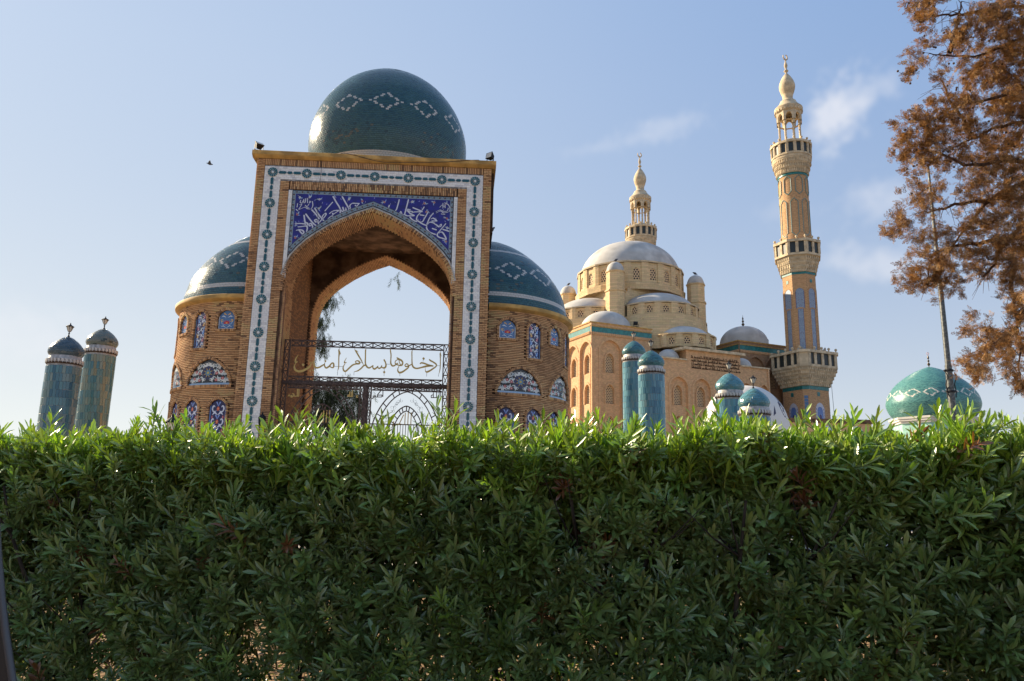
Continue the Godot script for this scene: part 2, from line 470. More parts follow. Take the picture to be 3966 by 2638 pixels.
const CONIFER_CLUMPS := [
	[7.18,10.37,-12.05,0.19],[7.66,10.52,-12.21,0.21],[7.17,9.98,-11.79,0.18],[7.35,9.93,-12.01,0.12],[8.09,9.94,-12.39,0.26],[7.44,9.66,-12.40,0.17],
	[6.86,8.83,-11.63,0.18],[7.35,8.77,-11.71,0.12],[7.82,9.52,-11.55,0.28],[8.50,10.07,-11.88,0.33],[8.28,9.39,-11.06,0.31],[8.11,9.09,-11.96,0.29],
	[8.81,9.63,-12.30,0.34],[8.57,9.05,-11.56,0.28],[8.74,9.14,-12.35,0.30],[8.97,8.84,-12.18,0.25],[7.05,8.17,-11.52,0.08],[7.56,8.48,-12.06,0.10],
	[7.73,8.32,-11.76,0.20],[6.84,7.90,-11.92,0.21],[7.08,7.88,-11.78,0.24],[7.16,7.80,-12.19,0.25],[6.75,7.67,-11.94,0.14],[7.37,7.96,-11.66,0.24],
	[7.97,8.09,-12.04,0.25],[8.81,8.64,-12.56,0.30],[8.48,7.96,-11.61,0.24],[7.19,7.47,-11.72,0.20],[7.91,7.57,-11.89,0.25],[9.14,8.08,-12.87,0.36],
	[7.12,7.64,-12.48,0.22],[7.25,7.35,-12.17,0.17],[7.85,7.52,-12.40,0.21],[8.59,7.57,-12.69,0.35],[8.43,7.04,-11.76,0.28],[6.54,6.93,-11.59,0.12],
	[7.01,6.84,-12.15,0.19],[7.12,6.68,-12.06,0.15],[7.20,6.83,-11.86,0.12],[7.63,6.73,-11.73,0.20],[8.15,6.60,-11.81,0.33],[8.53,6.56,-11.94,0.29],
	[6.89,6.37,-11.77,0.16],[6.45,6.12,-11.79,0.18],[6.66,6.07,-11.96,0.12],[6.65,6.12,-12.36,0.11],[6.99,6.03,-12.09,0.17],[7.10,5.83,-11.78,0.18],
	[7.50,5.98,-11.78,0.20],[8.07,6.08,-11.91,0.29],[8.10,5.81,-11.41,0.28],[6.65,5.53,-11.70,0.14],[7.17,5.60,-12.01,0.21],[7.16,5.41,-11.59,0.18],
	[7.80,5.60,-11.98,0.21],[8.02,5.56,-11.72,0.28],[8.77,5.72,-12.42,0.26],[6.79,5.34,-12.25,0.19],[7.06,5.29,-12.19,0.23],[7.32,5.25,-12.19,0.17],
	[7.40,5.24,-11.87,0.12],[6.94,5.10,-12.17,0.17],[7.22,4.94,-11.84,0.08],[7.92,5.34,-12.15,0.13],[8.13,5.10,-11.65,0.20],[8.13,4.87,-11.89,0.12],
	[7.80,4.61,-11.12,0.15],[7.99,4.46,-11.49,0.16],[7.91,4.61,-12.47,0.11],[7.31,4.25,-11.73,0.08],[8.09,4.36,-12.38,0.15],[8.19,4.21,-12.30,0.17],
	[8.43,4.34,-12.45,0.17],[7.62,3.92,-11.98,0.21],[7.54,3.68,-12.10,0.15],[7.10,3.55,-11.13,0.15],[7.31,3.43,-11.57,0.06],[7.87,3.98,-11.40,0.20],
	[7.61,3.67,-11.30,0.16],[7.70,3.46,-11.20,0.17],[7.75,3.27,-11.26,0.10],[9.35,9.78,-12.11,0.38],[8.68,8.07,-11.38,0.35],[9.69,7.65,-12.90,0.40],
	[9.13,6.18,-12.36,0.38],[8.74,4.93,-12.08,0.29],[8.91,4.12,-12.41,0.30],[9.21,8.65,-11.53,0.48],[10.00,7.37,-12.85,0.53],[9.64,5.58,-12.68,0.44]]
const CONIFER_LIMBS := [
	[7.32,9.35,-12.00,8.23,9.43,-12.15,9.06,9.68,-12.00,10.02,9.66,-12.15],
	[7.20,8.05,-12.00,7.84,8.46,-12.15,8.27,8.47,-12.00,9.06,8.80,-12.15,9.76,8.55,-12.00],
	[7.56,7.55,-12.00,8.02,7.80,-12.15,8.39,7.94,-12.00,9.14,8.17,-12.15,9.67,7.86,-12.00],
	[6.85,6.34,-12.00,7.28,6.47,-12.15,7.63,6.54,-12.00,8.81,6.73,-12.15,9.50,6.52,-12.00],
	[7.07,5.43,-12.00,7.57,5.93,-12.15,7.84,6.33,-12.00,8.43,6.82,-12.15,8.89,6.97,-12.00],
	[7.63,4.00,-12.00,8.06,4.19,-12.15,8.32,4.41,-12.00,8.55,4.59,-12.15,9.24,4.92,-12.00],
	[7.23,10.12,-12.00,7.74,10.24,-12.15,8.17,10.20,-12.00,9.42,10.49,-12.15,9.98,10.19,-12.00],
	[7.48,8.90,-12.00,7.79,8.39,-12.15,7.91,7.82,-12.00],
	[8.00,10.40,-12.00,7.99,10.09,-12.15,7.71,9.41,-12.00],
	[6.89,5.05,-12.00,7.11,5.60,-12.15,7.35,5.73,-12.00,7.93,5.89,-12.15,9.21,6.05,-12.00],
	[7.81,5.22,-12.00,8.10,5.43,-12.15,8.32,5.89,-12.00,8.91,6.33,-12.15],
	[8.27,3.47,-12.00,8.43,4.28,-12.15,8.31,4.90,-12.00,8.52,5.62,-12.15],
	[6.98,7.41,-12.00,7.34,7.54,-12.15,7.76,7.24,-12.00,8.60,7.42,-12.15,9.59,7.23,-12.00]]

# ---------------------------------------------------------------- sky, sun, camera
func sky_image() -> Image:
	var w := 1280; var h := 640
	var puffs := [[25.0, 26.6, 2.5, 1.7, 0.66, 55.0], [27.3, 27.6, 2.2, 0.8, 0.36, 10.0], [12.0, 27.2, 2.8, 0.95, 0.26, 12.0], [7.0, 26.2, 2.6, 0.5, 0.16, 8.0], [27.0, 16.2, 3.6, 1.2, 0.42, -18.0], [27.6, 20.6, 2.2, 1.4, 0.34, 5.0], [-33.5, 9.5, 4.0, 2.4, 0.28, 0.0], [21.0, 20.5, 1.6, 0.9, 0.14, 0.0],
		[-120.0, 35.0, 14.0, 4.0, 0.35, 10.0], [95.0, 30.0, 12.0, 4.0, 0.4, -8.0], [150.0, 40.0, 16.0, 5.0, 0.35, 5.0], [60.0, 18.0, 9.0, 2.5, 0.4, 0.0]]
	var fn := FastNoiseLite.new()
	fn.seed = 11; fn.frequency = 1.0; fn.fractal_octaves = 5; fn.fractal_gain = 0.55
	var data := PackedFloat32Array()
	data.resize(w * h * 3)
	var k := 0
	for j in h:
		var el := 90.0 - (j + 0.5) * 180.0 / h
		var e := deg_to_rad(el)
		var f := exp(-maxf(el, 0.0) / 16.0)
		var base := Vector3(0.115, 0.275, 0.60).lerp(Vector3(0.775, 0.81, 0.785), f)
		if el < 0.0:
			base = base.lerp(Vector3(0.34, 0.27, 0.2), clampf(-el / 6.0, 0, 1))
		var near := []
		for p in puffs:
			if absf(el - p[1]) < maxf(p[2], p[3]) * 2.2:
				near.append(p)
		var lift := 0.75 + 0.3 * clampf(el / 30.0, 0, 1)
		for i in w:
			var az := wrapf((i + 0.5) * 360.0 / w, -180.0, 180.0)     # column 0 looks along -z
			var a := deg_to_rad(az)
			var dir := Vector3(sin(a) * cos(e), sin(e), -cos(a) * cos(e))
			var g := rad_to_deg(acos(clampf(dir.dot(SUN), -1, 1)))
			var q := exp(-pow(g / 66.0, 3.0)) * lift
			var cg := dir.dot(SUN)
			var c := base * (1.0 + 0.75 * cg * cg if cg < 0.0 else 1.0) + Vector3(0.27, 0.24, 0.15) * q + Vector3(0.9, 0.8, 0.6) * 0.5 * exp(-g / 7.0)
			for p in near:
				var dx: float = (az - p[0]) * cos(e); var dy: float = el - p[1]
				var r: float = deg_to_rad(p[5])
				var x: float = (dx * cos(r) + dy * sin(r)) / p[2]; var y: float = (-dx * sin(r) + dy * cos(r)) / p[3]
				var d: float = x * x + y * y
				if d < 4.0:
					var s: float = fn.get_noise_3d(az * 0.55, el * 0.75, p[0]) * 0.9 + fn.get_noise_3d(az * 1.3 + el * 0.8, el * 4.2 - az * 1.1, p[1]) * 0.5
					var m: float = clampf(exp(-d * 1.1) * 1.25 - 0.22 + s * 0.75, 0.0, 1.0) * p[4] * clampf(1.6 - d * 0.4, 0, 1)
					c = c.lerp(Vector3(0.86, 0.86, 0.9), m)
			c *= 0.455
			data[k] = c.x; data[k + 1] = c.y; data[k + 2] = c.z
			k += 3
	return Image.create_from_data(w, h, false, Image.FORMAT_RGBF, data.to_byte_array())

func set_stage() -> void:
	var cam := Camera3D.new()
	cam.name = "camera"
	add_child(cam)
	cam.position = CAMERA_AT
	cam.basis = Basis(Vector3.RIGHT, 0.20475) * Basis(Vector3.BACK, 0.019585)
	cam.fov = 48.92
	cam.near = 0.05
	cam.far = 3000.0
	cam.current = true
	var env := Environment.new()
	env.background_mode = Environment.BG_SKY
	var sky := Sky.new()
	var sm := PanoramaSkyMaterial.new()
	sm.panorama = ImageTexture.create_from_image(sky_image())
	sky.sky_material = sm
	env.sky = sky
	env.tonemap_mode = Environment.TONE_MAPPER_LINEAR
	env.tonemap_exposure = 2.35
	env.sdfgi_enabled = true
	env.ssao_enabled = true
	env.ssil_enabled = true
	var we := WorldEnvironment.new()
	we.name = "world_environment"
	we.environment = env
	add_child(we)
	var sun := DirectionalLight3D.new()
	sun.name = "sun"
	add_child(sun)
	sun.look_at_from_position(SUN * 200.0, Vector3.ZERO, Vector3.UP)
	sun.light_color = Color(1.0, 0.92, 0.79)
	sun.light_energy = 1.5
	sun.light_angular_distance = 0.5
	sun.shadow_enabled = true

func make_materials() -> void:
	M.brick = tinted(0.9, 0.3)
	M.mortar = mottled(paint(0.105, 0.064, 0.042, 0.95, 0, 0.2), 1.5, 3)
	M.plaster = mottled(paint(0.20, 0.12, 0.075, 0.95, 0, 0.2), 3.0, 5, 0.6)
	M.jamb = mottled(paint(0.36, 0.2, 0.12, 0.9, 0, 0.3), 1.2, 6, 0.65)
	M.ochre = mottled(paint(0.62, 0.36, 0.10, 0.75), 2.0, 7, 0.75)
	M.white_tile = tinted(0.3)
	M.grout = mottled(paint(0.40, 0.39, 0.38, 0.9), 1.0, 8)
	M.teal_tile = tinted(0.22)
	M.teal_glaze = mottled(paint(0.02, 0.15, 0.19, 0.22), 0.5, 9, 0.7)
	M.teal_band = mottled(paint(0.02, 0.20, 0.19, 0.35), 2.0, 10, 0.75)
	M.dome_core = paint(0.02, 0.055, 0.06, 0.8)
	M.rim = paint(0.66, 0.6, 0.5, 0.6)
	M.pale = paint(0.7, 0.69, 0.66, 0.4)
	M.stucco = mottled(paint(0.58, 0.54, 0.48, 0.8), 0.8, 51, 0.7)
	M.iron = mottled(paint(0.11, 0.065, 0.05, 0.6, 0.2), 0.4, 12, 0.6)
	M.black_iron = paint(0.018, 0.018, 0.02, 0.6, 0.0, 0.3)
	M.gold = paint(0.50, 0.34, 0.11, 0.4, 0.55)
	M.collar = mottled(paint(0.56, 0.53, 0.50, 0.5), 0.7, 52, 0.7)
	M.wire = paint(0.015, 0.015, 0.017, 0.7)
	M.lamp_glass = paint(0.62, 0.58, 0.5, 0.3)
	M.steel = mottled(paint(0.15, 0.16, 0.155, 0.5, 0.35), 0.6, 13, 0.55)
	M.cream = mottled(paint(0.66, 0.525, 0.34, 0.85), 3.0, 14, 0.8)
	M.cream_rows = coursed(Color(0.64, 0.475, 0.26), 12, 5, 3.6, 15, 0.34, 0.12)
	M.mosque_brick = coursed(Color(0.60, 0.365, 0.19), 32, 11, 3.2, 16, 0.75, 0.16)
	M.shaded_brick = coursed(Color(0.34, 0.205, 0.115), 32, 11, 3.2, 23, 0.7, 0.18)  # mosque brick again, with the shade on the right block put into its colour
	M.minaret_brick = coursed(Color(0.50, 0.295, 0.145), 32, 11, 2.8, 17, 0.7, 0.22)
	M.dome_white = mottled(paint(0.60, 0.575, 0.53, 0.8), 9.0, 18, 0.78)
	M.bronze = paint(0.10, 0.075, 0.05, 0.35, 0.7)
	M.grille = mottled(paint(0.025, 0.04, 0.04, 0.5), 0.5, 19, 0.5)
	M.bark = mottled(paint(0.055, 0.042, 0.032, 0.95), 0.4, 20, 0.5)
	M.dead_bark = mottled(paint(0.16, 0.085, 0.05, 0.95), 0.3, 21, 0.5)
	M.mint = mottled(paint(0.33, 0.60, 0.50, 0.7), 2.0, 22, 0.8)
	var g := Pen.new(128, 128, Color(0.84, 0.72, 0.56))
	for j in 7:
		for i in 6:
			g.dot(i * 25.6 + (12.8 if j % 2 else 0.0), j * 21.33 + 10.7, 8.4, Color(0.13, 0.12, 0.13))
	M.lattice = g.material(0.8)
	M.lattice.texture_repeat = true
	M.lattice_small = M.lattice.duplicate()
	M.lattice_small.uv1_scale = Vector3(0.6, 0.6, 1)

# ---------------------------------------------------------------- prints on the glazed panels
func print_small() -> StandardMaterial3D:
	var p := Pen.new(128, 160, Color(0.30, 0.44, 0.62))
	var gold := Color(0.85, 0.65, 0.25); var wh := Color(0.86, 0.88, 0.9)
	p.both([Vector2(4, 0), Vector2(4, 156), Vector2(64, 156)], 3.5, wh, false)
	p.both([Vector2(64, 150), Vector2(40, 132), Vector2(22, 140)], 3, wh)
	p.both([Vector2(64, 128), Vector2(30, 116), Vector2(18, 92), Vector2(30, 76)], 4, Color(0.55, 0.66, 0.78))
	p.curl(28, 84, 14, 0, 1, 4, gold)
	p.both([Vector2(56, 60), Vector2(36, 48), Vector2(22, 54)], 4, wh)
	p.both([Vector2(60, 40), Vector2(44, 30), Vector2(40, 20)], 5, gold)
	for k in 7:
		var a := PI + PI * k / 6.0
		p.line([Vector2(64, 112), Vector2(64 + cos(a) * 26, 108 + sin(a) * 22)], 6, Color(0.72, 0.12, 0.16), true)
	p.dot(64, 108, 8, Color(0.9, 0.55, 0.25))
	for k in 26:
		p.dot(rng.randf_range(10, 118), rng.randf_range(20, 150), 1.6, wh if k % 2 else gold)
	return p.material()

func print_tall(ground: Color) -> StandardMaterial3D:
	var p := Pen.new(128, 288, ground)
	var wh := Color(0.85, 0.85, 0.87)
	p.both([Vector2(3, 0), Vector2(3, 284), Vector2(64, 284)], 3.5, Color(0.55, 0.7, 0.85), false)
	for k in 9:
		var y := 24.0 + k * 30
		var s := 1.0 if k % 2 else -1.0
		p.curl(64 + s * 26, y, 20, k, 1.1, 4.5, wh, false)
		p.curl(64 - s * 30, y + 14, 15, k + 2, -1.0, 4, Color(0.62, 0.72, 0.85), false)
		p.leaf(64, y, 36, k * 1.7, 5, wh, false)
		p.leaf(64, y + 8, 30, k * 2.3 + 1, 4, Color(0.8, 0.82, 0.75), false)
		p.flower(64 - s * 28, y - 6, 10, [Color(0.85, 0.62, 0.2), Color(0.75, 0.4, 0.4), Color(0.4, 0.6, 0.85)][k % 3], wh)
		p.flower(64 + s * 34, y + 10, 8, [Color(0.7, 0.45, 0.5), Color(0.35, 0.55, 0.8), Color(0.85, 0.7, 0.4)][k % 3], wh)
	return p.material()

func print_lunette() -> StandardMaterial3D:
	var p := Pen.new(320, 176, Color(0.10, 0.11, 0.13))
	var wh := Color(0.83, 0.83, 0.8)
	for k in 26:
		var x := 14.0 + (k % 9) * 17 + rng.randf_range(-4, 4); var y := 40.0 + (k / 9) * 48 + rng.randf_range(-8, 8)
		p.curl(x, y, rng.randf_range(10, 19), rng.randf() * TAU, rng.randf_range(0.7, 1.1), 4.6, wh)
		p.leaf(x, y, 26, rng.randf() * TAU, 4.8, wh)
		p.leaf(x, y, 22, rng.randf() * TAU, 4.2, Color(0.66, 0.72, 0.74))
	for q in [Vector2(52, 130), Vector2(96, 142), Vector2(96, 96), Vector2(66, 84)]:
		p.flower(q.x, q.y, 10, Color(0.68, 0.28, 0.26), wh); p.flower(320 - q.x, q.y, 10, Color(0.68, 0.28, 0.26), wh)
	p.dot(160, 92, 44, Color(0.10, 0.11, 0.25))
	for k in 8:
		p.dot(160 + cos(TAU * k / 8) * 36, 92 + sin(TAU * k / 8) * 36, 12, Color(0.14, 0.14, 0.3))
	for k in 8:
		p.line([Vector2(160, 92), Vector2(160 + cos(TAU * k / 8 + 0.39) * 36, 92 + sin(TAU * k / 8 + 0.39) * 36)], 4, Color(0.72, 0.58, 0.25), true)
	p.dot(160, 92, 20, Color(0.34, 0.48, 0.58)); p.dot(160, 92, 8, Color(0.75, 0.65, 0.3))
	p.both([Vector2(160, 20), Vector2(140, 44), Vector2(110, 48)], 7, wh)
	p.both([Vector2(8, 168), Vector2(160, 168)], 7, Color(0.6, 0.72, 0.82), false)
	return p.material()

func print_low() -> StandardMaterial3D:
	var p := Pen.new(128, 256, Color(0.09, 0.08, 0.30))
	var wh := Color(0.82, 0.84, 0.9)
	p.both([Vector2(4, 0), Vector2(4, 256)], 5, Color(0.42, 0.58, 0.82), false)
	for k in 4:
		var y := 40.0 + k * 62
		p.curl(34, y, 22, 0.6, 0.8, 6, wh)
		p.both([Vector2(64, y + 34), Vector2(40, y + 20), Vector2(22, y + 34)], 6, wh)
		p.both([Vector2(64, y - 8), Vector2(54, y - 24), Vector2(46, y - 28)], 4.5, Color(0.5, 0.6, 0.85))
		p.flower(64, y + 4, 10, Color(0.82, 0.36, 0.2), Color(0.85, 0.75, 0.6))
		p.flower(22, y + 44, 7, Color(0.7, 0.2, 0.25), wh); p.flower(106, y + 44, 7, Color(0.7, 0.2, 0.25), wh)
	return p.material()

# ---------------------------------------------------------------- the arch of the gateway
const ARCH := [Vector2(3.40, 9.30), Vector2(3.39, 9.65), Vector2(3.34, 10.0), Vector2(3.24, 10.38), Vector2(3.07, 10.78), Vector2(2.80, 11.13), Vector2(2.48, 11.46), Vector2(2.13, 11.74), Vector2(1.68, 12.06), Vector2(1.22, 12.33), Vector2(0.65, 12.62), Vector2(0.0, 12.87)]

func arch_curve(off := 0.0, from_y := 0.0) -> PackedVector2Array:   # right foot, over the apex, to the left foot
	var half := PackedVector2Array()
	for k in ARCH.size():
		var d: Vector2 = (ARCH[mini(k + 1, ARCH.size() - 1)] - ARCH[maxi(k - 1, 0)]).normalized()
		var m := Vector2(d.y, -d.x)
		var p: Vector2 = ARCH[k] + m * off
		if k == ARCH.size() - 1:
			p = Vector2(0, ARCH[k].y + off * 1.12)
		half.append(p)
	var out := PackedVector2Array()
	if from_y > 0.0 or off == 0.0:
		out.append(Vector2(3.40 + off, from_y))
	out.append_array(half)
	for k in range(half.size() - 2, -1, -1):
		out.append(Vector2(-half[k].x, half[k].y))
	if from_y > 0.0 or off == 0.0:
		out.append(Vector2(-3.40 - off, from_y))
	return out

func walk(line: PackedVector2Array, step: float) -> Array:     # [point, direction] each `step` along a line
	var out := []
	var left := step * 0.5
	for k in line.size() - 1:
		var a := line[k]; var b := line[k + 1]
		var l := (b - a).length()
		var at := left
		while at < l:
			out.append([a.lerp(b, at / l), (b - a) / l])
			at += step
		left = at - l
	return out

func brick_mesh(size: Vector3, bevel := 0.006) -> ArrayMesh:    # front face at z = 0, a slightly worn edge
	var mb := MB.new()
	var h := Vector2(size.x, size.y) * 0.5
	var o := [Vector3(-h.x, -h.y, -bevel), Vector3(h.x, -h.y, -bevel), Vector3(h.x, h.y, -bevel), Vector3(-h.x, h.y, -bevel)]
	var i := [Vector3(-h.x + bevel, -h.y + bevel, 0), Vector3(h.x - bevel, -h.y + bevel, 0), Vector3(h.x - bevel, h.y - bevel, 0), Vector3(-h.x + bevel, h.y - bevel, 0)]
	mb.quad(i[0], i[1], i[2], i[3])
	for k in 4:
		var l := (k + 1) % 4
		mb.quad(o[k], o[l], i[l], i[k])
		var e := Vector3(0, 0, -size.z + bevel)
		mb.quad(o[k] + e, o[l] + e, o[l], o[k])
	return mb.done()

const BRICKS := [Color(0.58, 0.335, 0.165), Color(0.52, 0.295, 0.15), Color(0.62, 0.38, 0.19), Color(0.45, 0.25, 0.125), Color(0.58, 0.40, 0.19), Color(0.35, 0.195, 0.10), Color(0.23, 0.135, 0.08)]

func brick_tone(x: float, y: float, grime := 0.0) -> int:
	var n := noise.get_noise_2d(x * 3.0, y * 3.0)
	if rng.randf() < grime: return 5 + rng.randi() % 2
	if n > 0.28: return [2, 4, 4, 2][rng.randi() % 4]
	if n < -0.30: return [3, 1, 5, 3][rng.randi() % 4]
	return [0, 1, 2, 0, 0, 3][rng.randi() % 6]

func build_gateway() -> void:
	var g := thing("gateway", "brick entrance gateway with teal dome over a pointed arch and two round brick towers", "gateway", GATE_AT, GATE_TURN)
	# --- cores of the walls
	var outline := PackedVector2Array([Vector2(4.80, 0), Vector2(4.80, 15.0), Vector2(-4.80, 15.0), Vector2(-4.80, 0)])
	var poly := arch_curve(0.0, 0.0)
	poly.append_array(PackedVector2Array([Vector2(-4.80, 0), Vector2(-4.80, 15.0), Vector2(4.80, 15.0), Vector2(4.80, 0)]))
	var f := MB.new()
	f.prism(poly, -1.72, -0.05)
	part("front_wall", f, M.mortar, g)
	f = MB.new()
	f.prism(poly, -7.5, -5.8)
	part("back_wall", f, M.plaster, g)
	for s in [-1.0, 1.0]:
		f = MB.new()
		f.span(Vector3(s * 3.52, 0, -5.797), Vector3(s * 4.797, 15.0, -1.723))
		part("side_wall", f, M.mortar, g)
	f = MB.new()
	f.span(Vector3(-3.517, 12.97, -5.797), Vector3(3.517, 14.98, -1.723))
	part("ceiling", f, M.plaster, g)
	f = MB.new()
	var cs := PackedVector2Array([Vector2(0.13, 15.06), Vector2(0.17, 15.10), Vector2(0.17, 15.26), Vector2(0.12, 15.29), Vector2(-8.3, 15.29), Vector2(-8.3, 14.99), Vector2(0.02, 14.99)])
	f.prism(cs, -5.03, 5.03, Transform3D(Basis(Vector3(0, 0, 1), Vector3(0, 1, 0), Vector3(-1, 0, 0)), Vector3.ZERO))
	part("cornice", f, M.ochre, g)
	for s in [-1.0, 1.0]:
		f = MB.new()
		f.span(Vector3(s * 4.803, 12.3, -7.4), Vector3(s * 4.97, 14.985, -0.45))
		part("side_panel", f, M.mortar, g)
	# --- brick of the front: courses up the strips, upright bricks along the tops
	var xf := []; var tone := []; var rank := []
	var add := func(at: Vector3, b: Basis, grime: float):
		xf.append(Transform3D(b, at)); tone.append(brick_tone(at.x, at.y, grime)); rank.append(absf(at.y - 8.0) if at.y > 4.6 else 999.0)
	var y := 3.2
	var row := 0
	while y < 14.98:
		for s in [-1.0, 1.0]:
			for strip in [[4.51, 4.85, 14.98], [3.47, 3.83, 14.04], [3.30, 3.455, 9.7]]:
				if y > strip[2]: continue
				var w: float = strip[1] - strip[0]
				var cut: float = strip[0] + (w * (0.36 if (row + int(strip[0])) % 2 else 0.64)) + rng.randf_range(-0.02, 0.02)
				if w < 0.2: cut = strip[1]
				for q in [[strip[0], cut], [cut, strip[1]]]:
					var l: float = q[1] - q[0]
					if l < 0.02: continue
					add.call(Vector3(s * (q[0] + q[1]) * 0.5, y, (-0.10 if w < 0.2 else 0.0) + rng.randf_range(-0.006, 0.004)), Basis(Vector3(0, 0, 1), rng.randf_range(-0.008, 0.008)).scaled_local(Vector3((l - 0.012) / 0.21, 1, 1)), 0.05)
		y += 0.072
		row += 1
	var x := -4.47
	while x < 4.48:
		add.call(Vector3(x, 14.845, rng.randf_range(-0.006, 0.004)), Basis(Vector3(0, 0, 1), PI / 2 + rng.randf_range(-0.01, 0.01)).scaled_local(Vector3(1.24, 1, 1)), 0.12)
		if absf(x) < 3.45:
			var cut := 0.12 if rng.randf() < 0.5 else 0.24
			add.call(Vector3(x, 13.685 + cut * 0.5, rng.randf_range(-0.006, 0.004)), Basis(Vector3(0, 0, 1), PI / 2).scaled_local(Vector3((cut - 0.01) / 0.21, 1, 1)), 0.35)
			add.call(Vector3(x, 13.685 + cut + (0.35 - cut) * 0.5, rng.randf_range(-0.006, 0.004)), Basis(Vector3(0, 0, 1), PI / 2).scaled_local(Vector3((0.34 - cut) / 0.21, 1, 1)), 0.35)
		x += 0.072
	var brick := brick_mesh(Vector3(0.21, 0.051, 0.07))
	pieces("brick", "brickwork", brick, M.brick, xf, tone, BRICKS, g, 200, rank)
	# --- brick linings of both arches, and the edge row
	xf = []; tone = []
	var rowc := 0
	for wall in [[-0.02, -1.72], [-5.8, -7.5]]:
		for q in walk(arch_curve(0.0, 0.0), 0.074):
			var p: Vector2 = q[0]; var d: Vector2 = q[1]
			if p.y < 3.0: continue
			var inward := Vector3(-d.y, d.x, 0)
			var b := Basis(Vector3(0, 0, 1), Vector3(d.x, d.y, 0), Vector3.ZERO)
			b.z = b.x.cross(b.y)
			if b.z.dot(inward) < 0.0:
				b.x = -b.x; b.z = -b.z
			rowc += 1
			var z: float = wall[0] - (0.0 if rowc % 2 else 0.12)
			if p.y < 9.4 and wall[0] > -1.0:
				z = wall[0] - 0.55
			while z - 0.2 > wall[1]:
				xf.append(Transform3D(b.scaled_local(Vector3(1.10, 0.98, 1)), Vector3(p.x, p.y, z - 0.115) + inward * (0.035 + rng.randf_range(-0.004, 0.004))))
				tone.append(brick_tone(p.x + z, p.y, 0.05))
				z -= 0.235
	stuff("arch_lining", brick, M.brick, xf, tone.map(func(k): return BRICKS[k]), g)
	xf = []; tone = []
	for q in walk(arch_curve(0.06, 0.0), 0.074):
		var p: Vector2 = q[0]; var d: Vector2 = q[1]
		if p.y < 9.4: continue
		xf.append(Transform3D(Basis(Vector3(-d.y, d.x, 0), Vector3(-d.x, -d.y, 0), Vector3(0, 0, 1)).scaled_local(Vector3(0.6, 1, 1)), Vector3(p.x, p.y, 0.012 + rng.randf_range(-0.01, 0.008))))
		tone.append(brick_tone(p.x, p.y, 0.3))
	stuff("arch_edge", brick, M.brick, xf, tone.map(func(k): return BRICKS[k]), g)
	f = MB.new()
	for s in [-1.0, 1.0]:
		f.span(Vector3(s * 3.36, 0, -0.57), Vector3(s * 3.42, 9.4, -0.09))
	part("jamb_facing", f, M.jamb, g)
	# --- brick of the inner side walls
	xf = []; tone = []
	y = 3.6
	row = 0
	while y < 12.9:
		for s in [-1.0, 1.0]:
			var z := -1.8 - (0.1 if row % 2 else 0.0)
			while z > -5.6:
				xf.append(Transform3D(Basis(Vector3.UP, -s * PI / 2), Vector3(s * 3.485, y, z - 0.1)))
				tone.append([5, 6, 6, 5, 6][rng.randi() % 5])  # darkest tones only: shade inside the passage is put into the brick colour
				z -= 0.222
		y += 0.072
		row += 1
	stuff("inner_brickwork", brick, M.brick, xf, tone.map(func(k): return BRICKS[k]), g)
	# --- the white tiled frame, its rosettes and lozenges
	f = MB.new()
	for s in [-1.0, 1.0]:
		f.span(Vector3(s * 3.832, 0, -0.045), Vector3(s * 4.505, 14.695, -0.018))
		f.span(Vector3(s * 3.31, 9.9, -0.048), Vector3(s * 3.468, 13.67, -0.024))
	f.span(Vector3(-3.829, 14.045, -0.045), Vector3(3.829, 14.695, -0.018))
	part("frame_bed", f, M.grout, g)
	xf = []; tone = []; rank = []
	var wt := [Color(0.80, 0.77, 0.72), Color(0.72, 0.70, 0.67), Color(0.83, 0.80, 0.74), Color(0.62, 0.60, 0.58)]
	var tile := brick_mesh(Vector3(0.158, 0.088, 0.02), 0.004)
	y = 3.2
	row = 0
	while y < 14.69:
		var spans := [[-4.5, -3.835], [3.835, 4.5]]
		if y > 14.07: spans = [[-4.5, 4.5]]
		elif y > 10.0 and y < 13.62: spans.append_array([[-3.465, -3.315], [3.315, 3.465]])
		for sp in spans:
			var at: float = sp[0] + (0.0 if row % 2 else -0.08)
			while at < sp[1] - 0.01:
				var a0: float = maxf(at, sp[0]); var a1: float = minf(at + 0.163, sp[1])
				if a1 - a0 > 0.02:
					xf.append(Transform3D(Basis().scaled(Vector3((a1 - a0 - 0.005) / 0.158, 1, 1)), Vector3((a0 + a1) * 0.5, y, -0.008 + rng.randf_range(-0.002, 0.002))))
					tone.append([0, 0, 1, 2, 0, 3][rng.randi() % 6] if noise.get_noise_2d(a0 * 4, y * 4) > -0.25 else 1)
					rank.append(absf(y - 9.0) if y > 4.7 else 99.0)
				at += 0.163
		y += 0.092
		row += 1
	pieces("white_tile", "white_tiling", tile, M.white_tile, xf, tone, wt, g, 300, rank)
	var rim_mb := MB.new()
	rim_mb.lathe([Vector2(0.215, -0.012), Vector2(0.215, 0.008), Vector2(0.0, 0.009)], 24)
	var rim_mesh := rim_mb.done()
	var star := MB.new()
	for k in 12:
		var a := TAU * k / 12.0
		var pts := PackedVector2Array()
		for q in [[0.055, -0.12], [0.198, -0.222], [0.204, 0.0], [0.198, 0.222], [0.055, 0.12]]:
			pts.append(Vector2(cos(a + q[1]), sin(a + q[1])) * q[0])
		star.prism(pts, 0.0, 0.018)
	var star_mesh := star.done()
	var hub := MB.new()
	hub.lathe([Vector2(0.052, 0.0), Vector2(0.052, 0.018), Vector2(0.035, 0.026), Vector2(0.0, 0.028)], 14)
	var hub_mesh := hub.done()
	var lozenges := []
